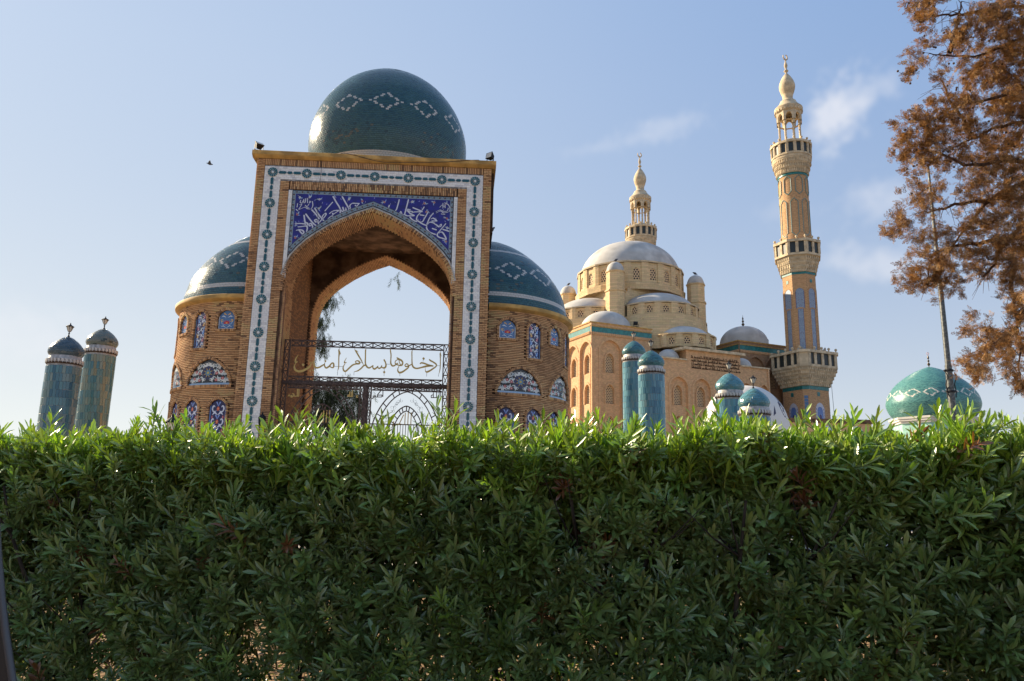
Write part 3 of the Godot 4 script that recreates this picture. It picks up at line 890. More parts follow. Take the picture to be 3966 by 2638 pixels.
	for l in [0.168, 0.115]:
		var q := MB.new()
		q.prism(PackedVector2Array([Vector2(-l, 0), Vector2(-l + 0.05, -0.057), Vector2(l - 0.05, -0.057), Vector2(l, 0), Vector2(l - 0.05, 0.057), Vector2(-l + 0.05, 0.057)]), 0.0, 0.012)
		lozenges.append(q.done())
	var spots := []
	for k in 9:
		spots.append(Vector2(-4.17, 14.39 - 1.355 * k)); spots.append(Vector2(4.17, 14.39 - 1.355 * k))
	for k in 5:
		spots.append(Vector2(-4.17 + 8.34 * (k + 1) / 6.0, 14.39))
	for p in spots:
		var o := Node3D.new()
		o.name = "rosette"
		g.add_child(o, true)
		o.position = Vector3(p.x, p.y, 0.0)
		var e := part("rosette_disc", rim_mesh, M.rim, o)
		e.rotation.x = PI / 2
		part("rosette_star", star_mesh, M.teal_glaze, o).position.z = 0.003
		e = part("rosette_hub", hub_mesh, M.pale, o)
		e.rotation.x = PI / 2
	for k in 8:
		for s in [-1.0, 1.0]:
			for q in [[-0.29, 0], [0.0, 1], [0.29, 0]]:
				var e := part("lozenge_tile", lozenges[q[1]], M.teal_glaze, g)
				e.position = Vector3(s * 4.17, 14.39 - 1.355 * (k + 0.5) + q[0], 0.003)
				e.rotation.z = PI / 2
	for k in 6:
		for q in [[-0.30, 0], [0.0, 1], [0.30, 0]]:
			part("lozenge_tile", lozenges[q[1]], M.teal_glaze, g).position = Vector3(-4.17 + 8.34 * (k + 0.5) / 6.0 + q[0], 14.39, 0.003)
	# --- the blue lettered panel above the arch
	build_spandrel(g)
	# --- dome
	build_main_dome(g)
	for s in [-1.0, 1.0]:
		build_tower(g, s)

func build_spandrel(g: Node3D) -> void:
	var lo := Vector2(-3.31, 9.8); var hi := Vector2(3.31, 13.66)
	var k := 155.0
	var p := Pen.new(int((hi.x - lo.x) * k), int((hi.y - lo.y) * k), Color(0.11, 0.08, 0.46))
	var px := func(q: Vector2): return Vector2((q.x - lo.x) * k, (hi.y - q.y) * k)
	var wh := Color(0.80, 0.80, 0.84)
	# tile joints and uneven firing
	for j in range(0, p.h, 24):
		for i in range(0, p.w, 24):
			var c := Color(0.11, 0.08, 0.46) * rng.randf_range(0.86, 1.12)
			p.im.fill_rect(Rect2i(i, j, 23, 23), c)
	# small ticks and vowel signs scattered between the letters
	for q in 150:
		var a := Vector2(rng.randf_range(-3.1, 3.1), rng.randf_range(10.9, 13.45))
		var b := rng.randf_range(0.04, 0.11)
		var t := rng.randf_range(-0.5, 0.9)
		var s := a + Vector2(-sin(t), cos(t)) * b
		p.line([px.call(a), px.call((a + s) * 0.5 + Vector2(0.015, 0.0)), px.call(s)], 1.7, Color(0.68, 0.68, 0.78), true)
		if q % 5 == 0: p.flower(px.call(a).x, px.call(a).y, 3, Color(0.6, 0.62, 0.78), Color(0.3, 0.25, 0.6), 4)
	# sprays of flowers along the edges and the apex
	for q in [[-3.0, 13.35], [-2.6, 13.38], [-2.2, 13.3], [-1.6, 13.38], [-1.0, 13.36], [-0.45, 13.3], [0.45, 13.3], [-0.3, 13.15], [0.3, 13.15], [1.6, 13.38], [2.1, 13.32], [2.5, 13.38], [3.0, 13.35], [-3.05, 12.2], [-3.05, 11.6], [-3.0, 11.1], [3.08, 12.3], [3.05, 11.7], [3.1, 11.2], [-2.2, 12.9], [2.2, 12.95], [3.05, 12.7], [-3.05, 12.6]]:
		var c: Vector2 = px.call(Vector2(q[0], q[1]))
		for t in 4:
			p.leaf(c.x, c.y, rng.randf_range(14, 26), rng.randf() * TAU, 3.4, [Color(0.55, 0.66, 0.78), Color(0.45, 0.42, 0.5), Color(0.66, 0.72, 0.75)][t % 3], false)
		p.flower(c.x, c.y, 7, [Color(0.72, 0.42, 0.38), Color(0.75, 0.55, 0.45), Color(0.8, 0.8, 0.78)][rng.randi() % 3], Color(0.5, 0.2, 0.2), 5)
	# the lettering
	for set_ in [["panel_a", 3.6], ["panel_b", 3.6], ["medal_a", 2.2], ["medal_b", 2.2]]:
		for st in INK[set_[0]]:
			var pts := []
			for i in range(0, st.size(), 2):
				pts.append(px.call(Vector2(st[i], st[i + 1])))
			var sm := []
			for i in pts.size() - 1:
				for q in 4:
					sm.append(pts[i].cubic_interpolate(pts[i + 1], pts[maxi(i - 1, 0)], pts[mini(i + 2, pts.size() - 1)], q / 4.0))
			sm.append(pts[-1])
			for pass_ in 2:
				for i in sm.size() - 1:
					var dv: Vector2 = sm[i + 1] - sm[i]
					var broad: float = set_[1] * (0.62 + 0.75 * absf(sin(dv.angle() + 0.55)))
					p.line([sm[i], sm[i + 1]], broad + 1.8 if pass_ == 0 else broad, Color(0.06, 0.05, 0.28) if pass_ == 0 else wh)
	for q in [Vector2(-0.72, 13.1), Vector2(-1.62, 12.7), Vector2(2.62, 11.0), Vector2(1.62, 12.42), Vector2(1.22, 12.4), Vector2(-1.12, 12.62), Vector2(-1.0, 12.42), Vector2(-1.75, 12.35)]:
		var c: Vector2 = px.call(q)
		p.dot(c.x, c.y, 5, wh)
	# grey flowered border round the edge
	var grey := Color(0.50, 0.55, 0.58)
	var edge := []
	for q in arch_curve(0.31, 0.0):
		edge.append(px.call(q))
	p.line(edge, 12.5, grey)
	p.line([Vector2(10, p.h), Vector2(10, 12), Vector2(p.w - 10, 12), Vector2(p.w - 10, p.h)], 12.5, grey)
	for line in [arch_curve(0.31, 0.0), PackedVector2Array([Vector2(-3.24, 9.9), Vector2(-3.24, 13.58), Vector2(3.24, 13.58), Vector2(3.24, 9.9)])]:
		var i := 0
		for q in walk(line, 0.075):
			var c: Vector2 = px.call(q[0])
			i += 1
			if i % 3 == 0: p.flower(c.x, c.y, 6, Color(0.24, 0.2, 0.2), Color(0.6, 0.4, 0.3), 6)
			else: p.leaf(c.x, c.y, 9, rng.randf() * TAU, 2.6, Color(0.24, 0.36, 0.42), false)
	var inner := []
	for q in arch_curve(0.40, 0.0): inner.append(px.call(q))
	p.line(inner, 1.5, Color(0.05, 0.06, 0.16))
	var outer := []
	for q in arch_curve(0.215, 0.0): outer.append(px.call(q))
	p.line(outer, 4, Color(0.04, 0.05, 0.10))
	p.line([Vector2(1, p.h), Vector2(1, 1), Vector2(p.w - 2, 1), Vector2(p.w - 2, p.h)], 3, Color(0.04, 0.05, 0.10))
	var poly := PackedVector2Array()
	for q in arch_curve(0.19, 0.0):
		if q.y > 9.85 and absf(q.x) < 3.31: poly.append(q)
	var foot := poly[0].y
	poly.append_array(PackedVector2Array([Vector2(-3.31, foot), Vector2(-3.31, 13.66), Vector2(3.31, 13.66), Vector2(3.31, foot)]))
	var mb := MB.new()
	mb.sheet(poly, -0.03, lo, hi)
	part("lettered_panel", mb, p.material(0.3), g)
	# white moulding round the arch
	mb = MB.new()
	var a: PackedVector2Array = arch_curve(0.125, 0.0); var b: PackedVector2Array = arch_curve(0.185, 0.0)
	for i in range(1, a.size() - 2):
		if minf(a[i].y, a[i + 1].y) < 9.95: continue
		mb.quad(Vector3(a[i + 1].x, a[i + 1].y, 0.012), Vector3(a[i].x, a[i].y, 0.012), Vector3(b[i].x, b[i].y, 0.0), Vector3(b[i + 1].x, b[i + 1].y, 0.0))
		mb.quad(Vector3(b[i + 1].x, b[i + 1].y, 0.0), Vector3(b[i].x, b[i].y, 0.0), Vector3(b[i].x, b[i].y, -0.05), Vector3(b[i + 1].x, b[i + 1].y, -0.05))
		mb.quad(Vector3(a[i].x, a[i].y, 0.012), Vector3(a[i + 1].x, a[i + 1].y, 0.012), Vector3(a[i + 1].x, a[i + 1].y, -0.05), Vector3(a[i].x, a[i].y, -0.05))
	part("arch_moulding", mb, M.stucco, g)

func profile_at(prof: Array, arc: float) -> Array:       # point and upward tangent at a length along a profile
	for j in prof.size() - 1:
		var l: float = (prof[j + 1] - prof[j]).length()
		if arc <= l:
			return [prof[j].lerp(prof[j + 1], arc / l), (prof[j + 1] - prof[j]) / l]
		arc -= l
	return []

func smooth_profile(p: Array, n := 6) -> Array:
	var out := []
	for k in p.size() - 1:
		for q in n:
			out.append(p[k].cubic_interpolate(p[k + 1], p[maxi(k - 1, 0)], p[mini(k + 2, p.size() - 1)], float(q) / n))
	out.append(p[-1])
	return out

# rows of glazed tiles over a dome; `pattern` says the tone of a tile
func tile_dome(prof: Array, rh: float, tw: float, a0: float, a1: float, pattern: Callable) -> Array:
	var xf := []; var tone := []
	var arc := rh * 0.5
	var row := 0
	while true:
		var q := profile_at(prof, arc)
		if q.is_empty(): break
		var p: Vector2 = q[0]; var d: Vector2 = q[1]
		var cnt := maxi(3, int(round(TAU * p.x / tw)))
		if p.x < 0.12: break
		for k in cnt:
			var a := TAU * (k + (0.5 if row % 2 else 0.0)) / cnt
			if a > PI: a -= TAU
			if a < a0 or a > a1: continue
			var m := Vector3(sin(a) * d.y, -d.x, cos(a) * d.y)
			var b := Basis(Vector3(cos(a), 0, -sin(a)), Vector3(sin(a) * d.x, d.y, cos(a) * d.x), m)
			b = b * Basis(Vector3(1, 0, 0), rng.randf_range(-0.02, 0.02)) * Basis(Vector3(0, 1, 0), rng.randf_range(-0.025, 0.025))
			xf.append(Transform3D(b.scaled_local(Vector3(TAU * p.x / cnt / tw, 1, 1)), Vector3(sin(a) * p.x, p.y, cos(a) * p.x) + m * rng.randf_range(0.006, 0.012)))
			tone.append(pattern.call(row, a, p.y, TAU / cnt))
		arc += rh
		row += 1
	return [xf, tone]

const GLAZES := [Color(0.030, 0.090, 0.106), Color(0.022, 0.072, 0.090), Color(0.042, 0.112, 0.122), Color(0.034, 0.094, 0.097), Color(0.018, 0.048, 0.060), Color(0.50, 0.475, 0.43), Color(0.10, 0.10, 0.075)]

func glaze(a: float, y: float, stain := 0.0) -> int:
	if rng.randf() < stain: return [4, 6, 4][rng.randi() % 3]
	var n := noise.get_noise_2d(a * 20.0, y * 8.0)
	return [0, 0, 3, 1][rng.randi() % 4] if n < 0.15 else [2, 3, 0][rng.randi() % 3]

# white tiles in the outline of a diamond: a row away from the middle, a step in from the tip
func rhomb(a: float, y: float, step: float, first: float, yc: float, rh: float, n: int, shift: float, st: float) -> bool:
	var s := absf(wrapf(a - first, -step * 0.5, step * 0.5))
	var dr := int(round(absf(y - yc) / rh))
	return dr <= n and absf(s - (n - dr) * shift * st) < st * 0.5

func build_main_dome(g: Node3D) -> void:
	var d := Node3D.new()
	d.name = "great_dome"
	g.add_child(d)
	d.position = Vector3(0, 0, -4.3)
	var prof := smooth_profile([Vector2(3.30, 15.25), Vector2(3.42, 15.8), Vector2(3.55, 16.3), Vector2(3.67, 16.9), Vector2(3.71, 17.5), Vector2(3.67, 18.1), Vector2(3.49, 18.76), Vector2(3.14, 19.5), Vector2(2.54, 20.29), Vector2(1.78, 20.9), Vector2(1.0, 21.3), Vector2(0.0, 21.5)])
	var mb := MB.new()
	mb.lathe(prof, 64)
	part("dome_shell", mb, M.dome_core, d)
	var r := tile_dome(prof, 0.086, 0.138, -PI, PI, func(row, a, y, st):
		if y < 16.02: return 5
		if rhomb(a, y, TAU / 13.0, deg_to_rad(3.4), 18.25, 0.083, 5, 0.92, st): return 5
		return glaze(a, y, clampf(0.45 - absf(y - 16.75) * 0.9, 0.0, 0.4) * clampf(noise.get_noise_2d(a * 12.0, 3.0) * 2.0 + 0.6, 0, 1)))
	var rank := []
	for k in r[0].size():
		var p: Vector3 = r[0][k].origin
		rank.append(absf(p.x) + absf(p.y - 18.2) + (50.0 if p.z < 0 else 0.0))
	pieces("dome_tile", "dome_tiling", brick_mesh(Vector3(0.130, 0.079, 0.02), 0.004), M.teal_tile, r[0], r[1], GLAZES, d, 200, rank)

func build_tower(g: Node3D, s: float) -> void:
	var t := Node3D.new()
	t.name = "tower"
	g.add_child(t, true)
	t.position = Vector3(s * 4.907, 0, -4.6)
	t.set_meta("label", "round brick tower left of the arch" if s < 0 else "round brick tower right of the arch")
	var R := 3.84
	var mb := MB.new()
	var h0 := 0.0 if s > 0 else -PI
	var h1 := PI if s > 0 else 0.0
	mb.lathe([Vector2(R - 0.055, 0.0), Vector2(R - 0.055, 9.15)], 48, Vector3.ZERO, h0, h1)
	part("tower_wall", mb, M.mortar, t)
	mb = MB.new()
	mb.lathe([Vector2(R - 0.05, 9.04), Vector2(R + 0.10, 9.10), Vector2(R + 0.19, 9.14), Vector2(R + 0.21, 9.17), Vector2(R + 0.21, 9.30), Vector2(R + 0.17, 9.33), Vector2(R - 0.2, 9.34)], 48, Vector3.ZERO, h0, h1)
	part("tower_cornice", mb, M.ochre, t)
	# glazed panels: angle, half width, foot, springing, apex, print
	var panels := []
	for k in 5:
		var a := deg_to_rad(12.3 + 18.9 * k)
		if k % 2 == 0: panels.append([a, deg_to_rad(5.4), 7.9, 8.36, 8.68, 0])
		else: panels.append([a, deg_to_rad(4.9), 7.16, 8.36, 8.69, 1])
		panels.append([a, deg_to_rad(5.3), 2.9, 4.72, 5.03, 3])
	for k in 3:
		panels.append([deg_to_rad(21.7 + 38.0 * k), deg_to_rad(15.3), 5.62, 5.66, 6.66, 2])
	var xf := []; var tone := []; var rank := []
	var mats := [M.print_small, M.print_tall_light if s < 0 else M.print_tall, M.print_lunette, M.print_low]
	for p in panels:
		mb = MB.new()
		var n := 16
		var pts := []
		for k in n + 1:
			var f := -1.0 + 2.0 * k / n
			pts.append([p[0] + f * p[1], arch_top(p, f)])
		for k in n:
			var q := []
			for e in [[k, 0], [k + 1, 0], [k + 1, 1], [k, 1]]:
				var a: float = s * pts[e[0]][0]
				var yy: float = pts[e[0]][1] if e[1] else p[2]
				q.append([Vector3(sin(a) * (R - 0.05), yy, cos(a) * (R - 0.05)), Vector2(float(e[0]) / n, 1.0 - (yy - p[2]) / (p[4] - p[2]))])
			if s > 0: mb.quad(q[0][0], q[1][0], q[2][0], q[3][0], q[0][1], q[1][1], q[2][1], q[3][1])
			else: mb.quad(q[1][0], q[0][0], q[3][0], q[2][0], q[1][1], q[0][1], q[3][1], q[2][1])
		part("glazed_panel", mb, mats[p[5]], t)
		# bricks on edge around it
		var line := PackedVector2Array()
		line.append(Vector2(p[0] * R + p[1] * R + 0.05, p[2] - 0.05))
		for k in range(n, -1, -1):
			var f := -1.0 + 2.0 * k / n
			line.append(Vector2((p[0] + f * p[1] * 1.0) * R + f * 0.05, arch_top(p, f) + 0.06))
		line.append(Vector2(p[0] * R - p[1] * R - 0.05, p[2] - 0.05))
		line.append(line[0])
		for q in walk(line, 0.072):
			var a: float = s * q[0].x / R
			var dd := Vector2(q[1].x * s, q[1].y)
			var across := Vector3(cos(a), 0, -sin(a)); var out := Vector3(sin(a), 0, cos(a))
			var u := across * dd.x + Vector3.UP * dd.y
			var w := out.cross(u)
			xf.append(Transform3D(Basis(w, -u, out).scaled_local(Vector3(0.5, 1, 1)), Vector3(0, q[0].y, 0) + out * (R + 0.045)))
			tone.append(brick_tone(q[0].x, q[0].y, 0.25))
			rank.append(500.0)
	var y := 3.2
	var row := 0
	while y < 9.05:
		var cnt := 108
		for k in cnt:
			var a := TAU * (k + (0.5 if row % 2 else 0.0)) / cnt
			if a > PI: a -= TAU
			if a < 0.0 or a > 3.1: continue
			var inside := false
			for p in panels:
				if absf(a - p[0]) < p[1] + 0.031 and y > p[2] - 0.09 and y < arch_top(p, clampf((a - p[0]) / p[1], -1, 1)) + 0.11:
					inside = true
			if inside: continue
			var b := s * a
			var damp := clampf(0.75 - absf(a - 0.02) * 5.0, 0.0, 0.75) * clampf(noise.get_noise_2d(4.0, y * 8.0) + 0.75, 0, 1) if y < 8.5 else 0.12
			xf.append(Transform3D(Basis(Vector3.UP, b).scaled_local(Vector3(1.055, 1, 1)), Vector3(sin(b) * R, y, cos(b) * R) + Vector3(sin(b), 0, cos(b)) * rng.randf_range(-0.005, 0.004)))
			tone.append(brick_tone(a * R + s * 40.0, y, damp))
			rank.append(absf(a - 0.6) * 3.0 + absf(y - 7.0) if a > -0.05 and y > 4.9 else 900.0)
		y += 0.072
		row += 1
	pieces("brick", "brickwork", M.brick_mesh, M.brick, xf, tone, BRICKS, t, 50, rank)
	var prof := smooth_profile([Vector2(3.80, 9.32), Vector2(3.73, 9.75), Vector2(3.54, 10.5), Vector2(3.2, 11.12), Vector2(2.68, 11.78), Vector2(1.80, 12.55), Vector2(0.95, 13.03), Vector2(0.3, 13.22), Vector2(0.0, 13.25)])
	mb = MB.new()
	mb.lathe(prof, 40, Vector3.ZERO, h0, h1)
	part("tower_dome", mb, M.dome_core, t)
	var r := tile_dome(prof, 0.098, 0.15, 0.0 if s > 0 else -PI, PI if s > 0 else 0.0, func(rw, a, yy, st):
		if absf(yy - 9.79) < 0.085 or absf(yy - 12.16) < 0.06: return 5
		if rhomb(a * s, yy, deg_to_rad(29.0), deg_to_rad(17.6), 11.01, 0.083, 5, 0.92, st): return 5
		return glaze(a, yy, 0.05))
	rank = []
	for k in r[0].size():
		rank.append((r[0][k].origin - Vector3(s * 1.6, 10.8, 3.2)).length())
	pieces("dome_tile", "dome_tiling", brick_mesh(Vector3(0.143, 0.091, 0.02), 0.004), M.teal_tile, r[0], r[1], GLAZES, t, 50, rank)

func arch_top(p: Array, f: float) -> float:      # height of a pointed panel at a place across it
	var q := absf(f)
	return p[3] + (p[4] - p[3]) * (pow(maxf(0.0, 1.0 - pow(q, 2.2)), 0.62) * 0.8 + (1.0 - q) * 0.2)

# ---------------------------------------------------------------- the iron gate in the arch
func bar(mb: MB, a: Vector2, b: Vector2, w: float, z := -0.9, depth := 0.05) -> void:
	var d := b - a
	mb.box(Vector3((a.x + b.x) * 0.5, (a.y + b.y) * 0.5, z), Vector3(d.length(), w, depth), Basis(Vector3(0, 0, 1), d.angle()))

func truss(called: String, g: Node3D, x0: float, x1: float, y0: float, y1: float, cell: float, upright := false) -> void:
	var mb := MB.new()
	if not upright:
		bar(mb, Vector2(x0, y1 - 0.025), Vector2(x1, y1 - 0.025), 0.05); bar(mb, Vector2(x0, y0 + 0.025), Vector2(x1, y0 + 0.025), 0.05)
		var n := int(round((x1 - x0) / cell))
		for k in n + 1:
			var x := x0 + (x1 - x0) * k / n
			if k > 0 and k < n: bar(mb, Vector2(x, y0 + 0.05), Vector2(x, y1 - 0.05), 0.045, -0.903)
			if k < n:
				var e := x0 + (x1 - x0) * (k + 1) / n
				bar(mb, Vector2(x + 0.02, y0 + 0.05), Vector2(e - 0.02, y1 - 0.05), 0.03, -0.905, 0.03)
				bar(mb, Vector2(x + 0.02, y1 - 0.05), Vector2(e - 0.02, y0 + 0.05), 0.03, -0.894, 0.03)
	else:
		bar(mb, Vector2(x0 + 0.022, y0), Vector2(x0 + 0.022, y1), 0.045); bar(mb, Vector2(x1 - 0.022, y0), Vector2(x1 - 0.022, y1), 0.045)
		var n := int(round((y1 - y0) / cell))
		for k in n + 1:
			var y := y0 + (y1 - y0) * k / n
			bar(mb, Vector2(x0 + 0.045, clampf(y, y0 + 0.02, y1 - 0.02)), Vector2(x1 - 0.045, clampf(y, y0 + 0.02, y1 - 0.02)), 0.04, -0.903)
			if k < n:
				var e := y0 + (y1 - y0) * (k + 1) / n
				bar(mb, Vector2(x0 + 0.04, y + 0.02), Vector2(x1 - 0.04, e - 0.02), 0.026, -0.905, 0.03)
				bar(mb, Vector2(x1 - 0.04, y + 0.02), Vector2(x0 + 0.04, e - 0.02), 0.026, -0.894, 0.03)
	part(called, mb, M.iron, g)

func iron_arch(g: Node3D, cx: float, foot: float, hw: float, top: float, ring: float, spokes: int) -> void:
	var mb := MB.new()
	var curve := func(off: float) -> Array:
		var out := []
		for k in 25:
			var f := -1.0 + k / 12.0
			var q := absf(f)
			out.append(Vector2(cx + f * (hw - off), foot + (top - foot - off) * (pow(maxf(0.0, 1.0 - pow(q, 2.0)), 0.55) * 0.88 + (1.0 - q) * 0.12)))
		return out
	var a: Array = curve.call(0.0); var b: Array = curve.call(ring)
	for k in 24:
		bar(mb, a[k], a[k + 1], 0.045); bar(mb, b[k], b[k + 1], 0.04)
	for k in spokes:
		var i := int(2 + 20.0 * k / (spokes - 1))
		bar(mb, a[i], b[i], 0.04, -0.902)
	part("iron_arch", mb, M.iron, g)

func build_iron_gate() -> void:
	var g := thing("iron_gate", "brown iron lattice gate with gold lettering filling the gateway arch", "gate", GATE_AT, GATE_TURN)
	truss("lattice_rail", g, -3.06, 3.08, 7.28, 7.56, 0.41)
	truss("lattice_rail", g, -3.06, 3.08, 5.84, 6.08, 0.41)
	truss("lattice_rail", g, -3.06, -0.23, 5.56, 5.74, 0.30)
	truss("lattice_rail", g, 0.29, 3.10, 5.56, 5.74, 0.30)
	truss("lattice_post", g, 3.085, 3.335, 5.84, 7.56, 0.44, true)
	truss("lattice_post", g, -3.335, -3.085, 5.84, 7.56, 0.44, true)
	truss("lattice_post", g, 3.11, 3.335, 0.3, 5.74, 0.42, true)
	truss("lattice_post", g, -3.335, -3.11, 0.3, 5.74, 0.42, true)
	truss("lattice_post", g, -0.22, -0.03, 0.3, 5.74, 0.36, true)
	truss("lattice_post", g, 0.11, 0.28, 0.3, 5.74, 0.36, true)
	var mb := MB.new()
	mb.span(Vector3(-3.34, 5.742, -0.96), Vector3(3.34, 5.838, -0.84))
	part("beam", mb, M.iron, g)
	mb = MB.new()
	mb.span(Vector3(-0.025, 0.1, -0.95), Vector3(0.105, 5.738, -0.85))
	part("middle_post", mb, M.iron, g)
	for c in [1.70, -1.64]:
		iron_arch(g, c, 3.6, 1.42, 5.76, 0.21, 9)
		iron_arch(g, c, 3.75, 0.72, 4.97, 0.2, 9)
		mb = MB.new()
		# thin scrolls with leaves between the two arches
		for s in [-1.0, 1.0]:
			var pts := []
			for k in 18:
				var f := k / 17.0
				pts.append(Vector3(c + s * (1.06 - 0.85 * f + 0.05 * sin(f * 20.0)), 3.9 + 1.38 * pow(f, 0.8), -0.9))
			mb.tube(pts, 0.007, 0.005, 4)
			for k in range(1, 17):
				var e: Vector3 = pts[k]
				var ring := []
				for q in 8:
					var t := q * 0.8
					ring.append(e + Vector3(cos(t + k) * 0.075 * (1.0 - q * 0.09), sin(t + k) * 0.075 * (1.0 - q * 0.09), 0) + Vector3(-s * 0.05, 0.03, 0) * (1.0 if k % 2 else -1.6))
				mb.tube(ring, 0.005, 0.004, 4)
		part("scrollwork", mb, M.wire, g)
		mb = MB.new()
		for k in 27:
			var x: float = c - 1.38 + k * 0.106
			bar(mb, Vector2(x, 0.3), Vector2(x, 4.2), 0.025, -0.9, 0.025)
		bar(mb, Vector2(c - 1.42, 4.22), Vector2(c + 1.42, 4.22), 0.04)
		part("railing", mb, M.iron, g)
	for set_ in ["letters_a", "letters_b"]:
		for s in INK[set_]:
			mb = MB.new()
			mb.stroke(s, -0.915, -0.885)
			part("letter", mb, M.gold, g)
	for set_ in ["kufic", "kufic_b"]:
		for s in INK[set_]:
			mb = MB.new()
			for k in range(0, s.size() - 2, 2):
				bar(mb, Vector2(s[k], s[k + 1]), Vector2(s[k + 2], s[k + 3]), 0.034, -0.9 - 0.001 * k, 0.025)
			part("letter", mb, M.gold if s[0] < 0.0 else M.iron, g)
	for c in [1.62, -1.62]:
		for q in [[0.28, 4.2, 0.28, 4.72], [0.16, 4.2, 0.16, 4.72], [0.04, 4.2, 0.04, 4.7], [-0.2, 4.2, -0.02, 4.62], [-0.3, 4.24, -0.1, 4.24], [-0.42, 4.15, -0.4, 4.35]]:
			mb = MB.new()
			bar(mb, Vector2(c + q[0], q[1]), Vector2(c + q[2], q[3]), 0.034)
			part("letter", mb, M.gold, g)
	mb = MB.new()
	for s in INK.wires:
		mb.tube([Vector3(s[0], s[1], -0.9), Vector3(s[2], s[3], -0.9)], 0.007, 0.007, 4)
	part("support_wire", mb, M.wire, g)

# ---------------------------------------------------------------- lamps
func lantern_meshes() -> void:
	var mb := MB.new()
	mb.lathe([Vector2(0.055, 0.0), Vector2(0.05, 0.03), Vector2(0.025, 0.06), Vector2(0.022, 0.12), Vector2(0.04, 0.15), Vector2(0.022, 0.17), Vector2(0.02, 0.2), Vector2(0.05, 0.22)], 10)
	M.lan_post = mb.done()
	mb = MB.new()
	mb.lathe([Vector2(0.05, 0.22), Vector2(0.085, 0.30), Vector2(0.125, 0.42), Vector2(0.13, 0.44)], 12)
	M.lan_glass = mb.done()
	mb = MB.new()
	mb.lathe([Vector2(0.155, 0.425), Vector2(0.165, 0.44), Vector2(0.11, 0.475), Vector2(0.06, 0.50), Vector2(0.035, 0.53), Vector2(0.02, 0.545), Vector2(0.026, 0.57), Vector2(0.008, 0.59), Vector2(0.0, 0.62)], 12)
	for k in 6:
		var a := TAU * k / 6.0
		mb.tube([Vector3(sin(a) * 0.052, 0.22, cos(a) * 0.052), Vector3(sin(a) * 0.092, 0.31, cos(a) * 0.092), Vector3(sin(a) * 0.136, 0.43, cos(a) * 0.136)], 0.008, 0.008, 4)
		var b := TAU * (k + 1) / 6.0
		mb.tube([Vector3(sin(a) * 0.135, 0.42, cos(a) * 0.135), Vector3(sin((a + b) / 2) * 0.11, 0.39, cos((a + b) / 2) * 0.11), Vector3(sin(b) * 0.135, 0.42, cos(b) * 0.135)], 0.006, 0.006, 4)
	M.lan_hood = mb.done()

func lantern(at: Vector3, label: String, tilt := 0.0, group := "black lanterns on the tiled columns") -> Node3D:
	var o := thing("lantern", label, "lantern", at, 0.3, group)
	part("lamp_post", M.lan_post, M.black_iron, o)
	part("lamp_glass", M.lan_glass, M.lamp_glass, o)
	part("lamp_hood", M.lan_hood, M.black_iron, o)
	o.rotation.z = tilt
	return o

func floodlight(at: Vector3, turn: float, size: float, label: String, pitch := 0.35) -> void:
	var o := thing("floodlight", label, "floodlight", at, turn, "floodlights on the roofs")
	var mb := MB.new()
	mb.span(Vector3(-0.09, 0, -0.05) * size, Vector3(0.09, 0.05, 0.05) * size)
	mb.span(Vector3(-0.19, 0.03, -0.015) * size, Vector3(-0.17, 0.26, 0.015) * size)
	mb.span(Vector3(0.17, 0.03, -0.015) * size, Vector3(0.19, 0.26, 0.015) * size)
	mb.span(Vector3(-0.19, 0.03, -0.0149) * size, Vector3(0.19, 0.052, 0.0149) * size)
	part("bracket", mb, M.black_iron, o)
	mb = MB.new()
	var b := Basis(Vector3.RIGHT, -pitch)
	var fr := [Vector3(-0.17, -0.13, 0.1), Vector3(0.17, -0.13, 0.1), Vector3(0.17, 0.15, 0.1), Vector3(-0.17, 0.15, 0.1)]
	var bk := [Vector3(-0.09, -0.08, -0.14), Vector3(0.09, -0.08, -0.14), Vector3(0.09, 0.08, -0.14), Vector3(-0.09, 0.08, -0.14)]
	var mv := func(q: Vector3): return (b * q + Vector3(0, 0.27, 0)) * size
	for k in 4:
		var l := (k + 1) % 4
		mb.quad(mv.call(bk[k]), mv.call(bk[l]), mv.call(fr[l]), mv.call(fr[k]))
	mb.quad(mv.call(bk[1]), mv.call(bk[0]), mv.call(bk[3]), mv.call(bk[2]))
	mb.quad(mv.call(fr[0]), mv.call(fr[1]), mv.call(fr[2]), mv.call(fr[3]))
	part("housing", mb, M.black_iron, o)
	mb = MB.new()
	mb.box(mv.call(Vector3(0, 0.01, 0.105)), Vector3(0.29, 0.23, 0.012) * size, b)
	part("lens", mb, M.lamp_glass, o)

